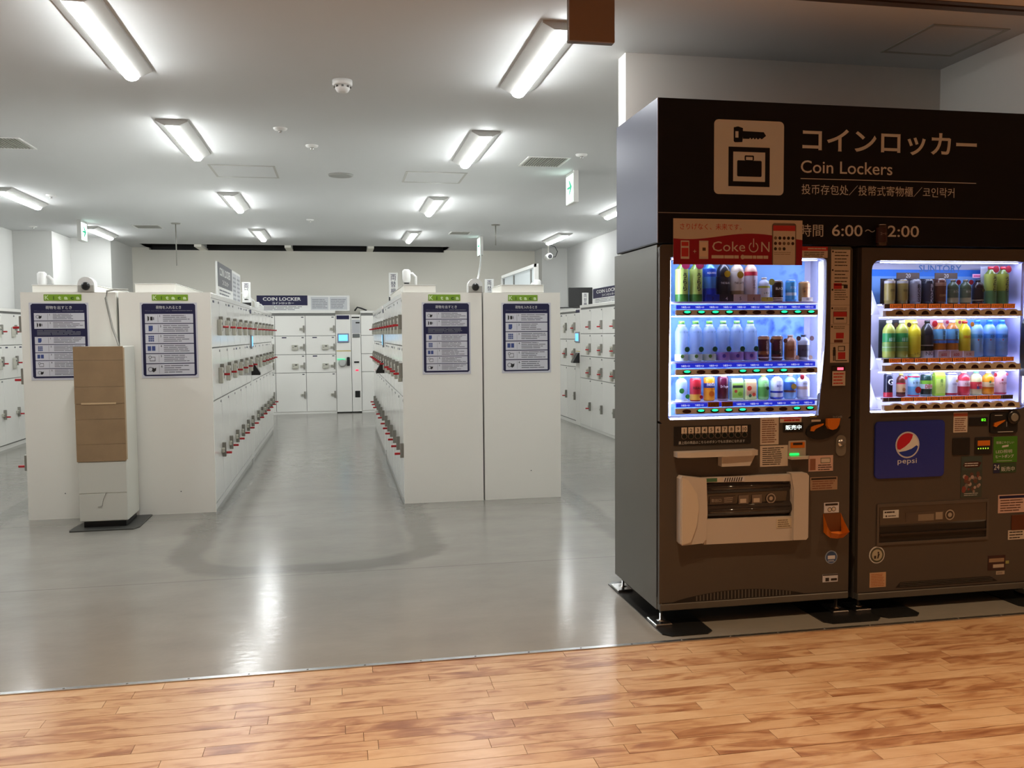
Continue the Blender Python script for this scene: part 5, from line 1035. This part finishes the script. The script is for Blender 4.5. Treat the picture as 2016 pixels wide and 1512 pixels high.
# right machine
z = rows2[0][0]; L_ = 'on the right machine top shelf'; CW = .033
drink('c', X2(0), z, .122, .026, '8f7c40', '9c8a48', (.15, .85), None, '微糖', '3a2c10', 'first gold coffee can with a dark card ' + L_, tz=.5, ts=.014, card=(CW, .130, '221c20'), band=[(.85, .95, 'c8c4c0')])
drink('c', X2(1), z, .122, .026, '8f7c40', '9c8a48', (.15, .85), None, '微糖', '3a2c10', 'second gold coffee can with a dark card ' + L_, tz=.5, ts=.014, card=(CW, .130, '221c20'), band=[(.85, .95, 'c8c4c0')])
drink('c', X2(2), z, .122, .027, '8c8a94', '9a98a4', (.1, .85), None, 'BOSS', '14141c', 'silver coffee can with vertical black lettering ' + L_, vert=True, tz=.5, ts=.020, card=(CW, .130, '2c2830'))
drink('c', X2(3), z, .122, .027, '2c2e3a', '383a48', (.1, .85), None, 'BLACK', 'd0d4dc', 'black coffee can with vertical white lettering ' + L_, vert=True, tz=.52, ts=.017, card=(CW, .130, '24242c'))
drink('c', X2(4), z, .126, .026, '5c3424', '6c3e28', (.1, .7), None, 'COFFEE', 'c8a070', 'brown slim coffee can ' + L_, tz=.3, ts=.010, card=(CW, .130, '4a3028'), band=[(.72, .86, 'a07860')])
for i in (5, 6): drink('b', X2(i), z, .124, .027, '4c5a44', '5c6a50', (.15, .62), '8a8068', 'カフェ', 'e0e0cc', 'green camouflage coffee bottle, %s %s' % (('left of pair', 'right of pair')[i - 5], L_), 'camouflage bottles', tz=.45, ts=.012, band=[(.05, .25, 'b0a880')], badge=[(.008, .88, .013, 'c03040')])
drink('b', X2(7), z, .124, .028, '2a1a20', '201820', (.2, .66), '181c28', None, label='dark bottle with a black cap ' + L_, band=[(.13, .17, 'c8b890')], badge=[(.008, .55, .008, '6a6a30')])
for i in (8, 9): drink('b', X2(i), z, .192, .029, '60702c', 'a8b44c', (.35, .80), 'c8303c', 'うらら', '1c2a14', 'tall green tea bottle, red badge, %s %s' % (('left of pair', 'right of pair')[i - 8], L_), 'green tea bottles of the right machine', vert=True, tz=.42, ts=.024, card=(CW, .196, 'b8bccc'), band=[(0, .35, '5c8a58')], badge=[(.006, .92, .018, 'c02c44')])
z = rows2[1][0]; L_ = 'on the right machine middle shelf'
for i in (0, 1): drink('b', X2(i), z, .190, .031, 'a8b050', '2f8a4a', (.42, .66), 'e8ecd8', '緑茶', 'c8f0d8', 'green tea bottle with a leaf label, %s %s' % (('left of pair', 'right of pair')[i], L_), 'leaf label tea bottles', tz=.44, ts=.020, card=(.035, .194, '1c2028'), band=[(.18, .40, '7fa050'), (.28, .30, 'e0f0e0')], badge=[(.016, .88, .012, '6a5038')])
drink('b', X2(2), z, .184, .030, 'e0cc30', 'e8d83c', (.1, .6), 'f0e880', 'レモン', '8a7a10', 'yellow lemon drink bottle ' + L_, tz=.08, ts=.012, card=(.034, .194, 'e8dc60'))
drink('b', X2(3), z, .190, .030, '1c1c22', '26262e', (.3, .6), '14141a', 'NO.', '5a5a66', 'dark cola bottle with a red badge ' + L_, tz=.06, ts=.020, card=(.034, .194, 'c8a8b0'), band=[(.0, .18, 'c8c4d4'), (.32, .34, 'c8c8d0')], badge=[(.018, .90, .016, 'd82838')])
for i in (4, 5): drink('b', X2(i), z, .190, .031, 'b06c2c', '6cb0dc', (.48, .76), 'e8e8f0', '麦茶', '1c2430', 'amber barley tea bottle, %s %s' % (('left of pair', 'right of pair')[i - 4], L_), 'barley tea bottles', vert=True, tz=.42, ts=.024, card=(.035, .194, 'c8a0a8'), band=[(0, .2, 'e4d0dc'), (.38, .46, '4c78c8'), (.78, .92, 'd89048')], badge=[(.016, .94, .009, 'c83058')], foot=('ecd8e0', '600', 'c02038'))
drink('b', X2(6), z, .186, .029, 'd8cc28', 'dcc830', (.1, .5), 'b83020', 'DEKAVITA', 'd02020', 'yellow vitamin drink bottle with red lettering ' + L_, tz=.52, ts=.014, card=(.034, .194, 'd8d060'), band=[(0, .17, 'f0e8e8')], badge=[(.018, .9, .012, 'e08820')], foot=('f0e8e8', '元気', 'b01818'))
for i in (7, 8, 9): drink('b', X2(i), z, .190, .031, '88b8ec', '4c94dc', (.5, .62), '3c88e0', 'スカイ', '14305c', 'pale blue water bottle, %s of three %s' % (('first', 'second', 'third')[i - 7], L_), 'blue water bottles of the right machine', tz=.52, ts=.013, card=(.034, .194, '5c9ce8'), band=[(.86, .92, '2c7ce0')], badge=[(-.018, .46, .004, 'd83030')])
z = rows2[2][0]; L_ = 'on the right machine bottom shelf'
drink('c', X2(0), z, .118, .022, '14182c', None, txt='G', txc='f0f0f8', label='slim dark energy can with a white letter ' + L_, tz=.52, ts=.032, band=[(0, .2, 'c02838')])
drink('b', X2(1), z, .118, .022, '5c2c20', 'd8b080', (.2, .55), 'c8c060', None, label='gold and red slim bottle ' + L_, band=[(.02, .1, '6c2838'), (.55, .6, 'd83048')], badge=[(.01, .82, .009, 'd03040'), (0, .32, .009, 'b87838')])
drink('c', X2(2), z, .114, .028, '6cb4e4', 'a8d0ec', (.45, .8), None, 'トマト', '101830', 'blue tomato juice can ' + L_, tz=.55, ts=.014, band=[(.02, .07, 'c83040'), (.86, .92, 'c02848')], badge=[(.004, .3, .017, 'c82c30')])
drink('c', X2(3), z, .112, .028, '1c3c34', None, txt='DEW', txc='d82c38', label='dark green soda can with red lettering ' + L_, tz=.36, ts=.020, band=[(.55, .72, '8cc83c'), (.34, .56, 'dce8dc'), (.03, .08, 'a8b8b0')])
drink('k', X2(4), z, .124, .030, 'b0d848', 'c8e070', (.1, .7), None, '青汁', '3c7a28', 'lime green carton ' + L_, vert=True, tz=.4, ts=.020)
drink('c', X2(5), z, .116, .029, 'd0d4ec', 'e4e4f4', (.1, .85), None, '乳酸菌', '5a5ca8', 'white and lilac can ' + L_, tz=.48, ts=.010, band=[(.03, .12, 'b03048'), (.92, .96, '5c5cc0')], badge=[(.01, .66, .008, 'e8b870')])
drink('b', X2(6), z, .122, .030, 'd83c4c', 'f0d0d4', (.38, .62), 'f0c8d0', 'りんご', 'b02038', 'red apple juice bottle ' + L_, tz=.45, ts=.010)
drink('b', X2(7), z, .122, .029, 'd8d8a0', 'd04048', (.26, .56), '70b898', 'トマト', 'f8e8e8', 'pale juice bottle with a red label and green top ' + L_, tz=.38, ts=.010, badge=[(-.012, .32, .008, '6a70c8')])
drink('b', X2(8), z, .120, .029, 'f0a028', 'e8d8a8', (.34, .55), 'f4f4f4', 'みかん', 'a04818', 'orange juice bottle ' + L_, tz=.40, ts=.010, badge=[(-.014, .56, .006, '3c8a4c'), (.016, .86, .010, 'e03c48')], band=[(.28, .32, 'c86018')])
drink('c', X2(9), z, .120, .029, 'f0b8c8', 'f4ccd8', (.1, .9), None, 'いちごオレ', '8a1c3c', 'pink strawberry milk can ' + L_, tz=.45, ts=.012, band=[(.02, .08, 'd84868')], badge=[(-.014, .64, .006, 'd83050'), (.012, .88, .008, 'e06c8c')])
# can on top between machines
o = drink('c', 2.643, 1.836, .102, .026, '2c1410', '3a1c16', (.15, .85), None, 'コーヒー', 'a08880', 'dark brown can standing on top between the two machines', tz=.5, ts=.012, y=YF - .0 + .03)
o.location = (2.62, 3.945, 1.836)
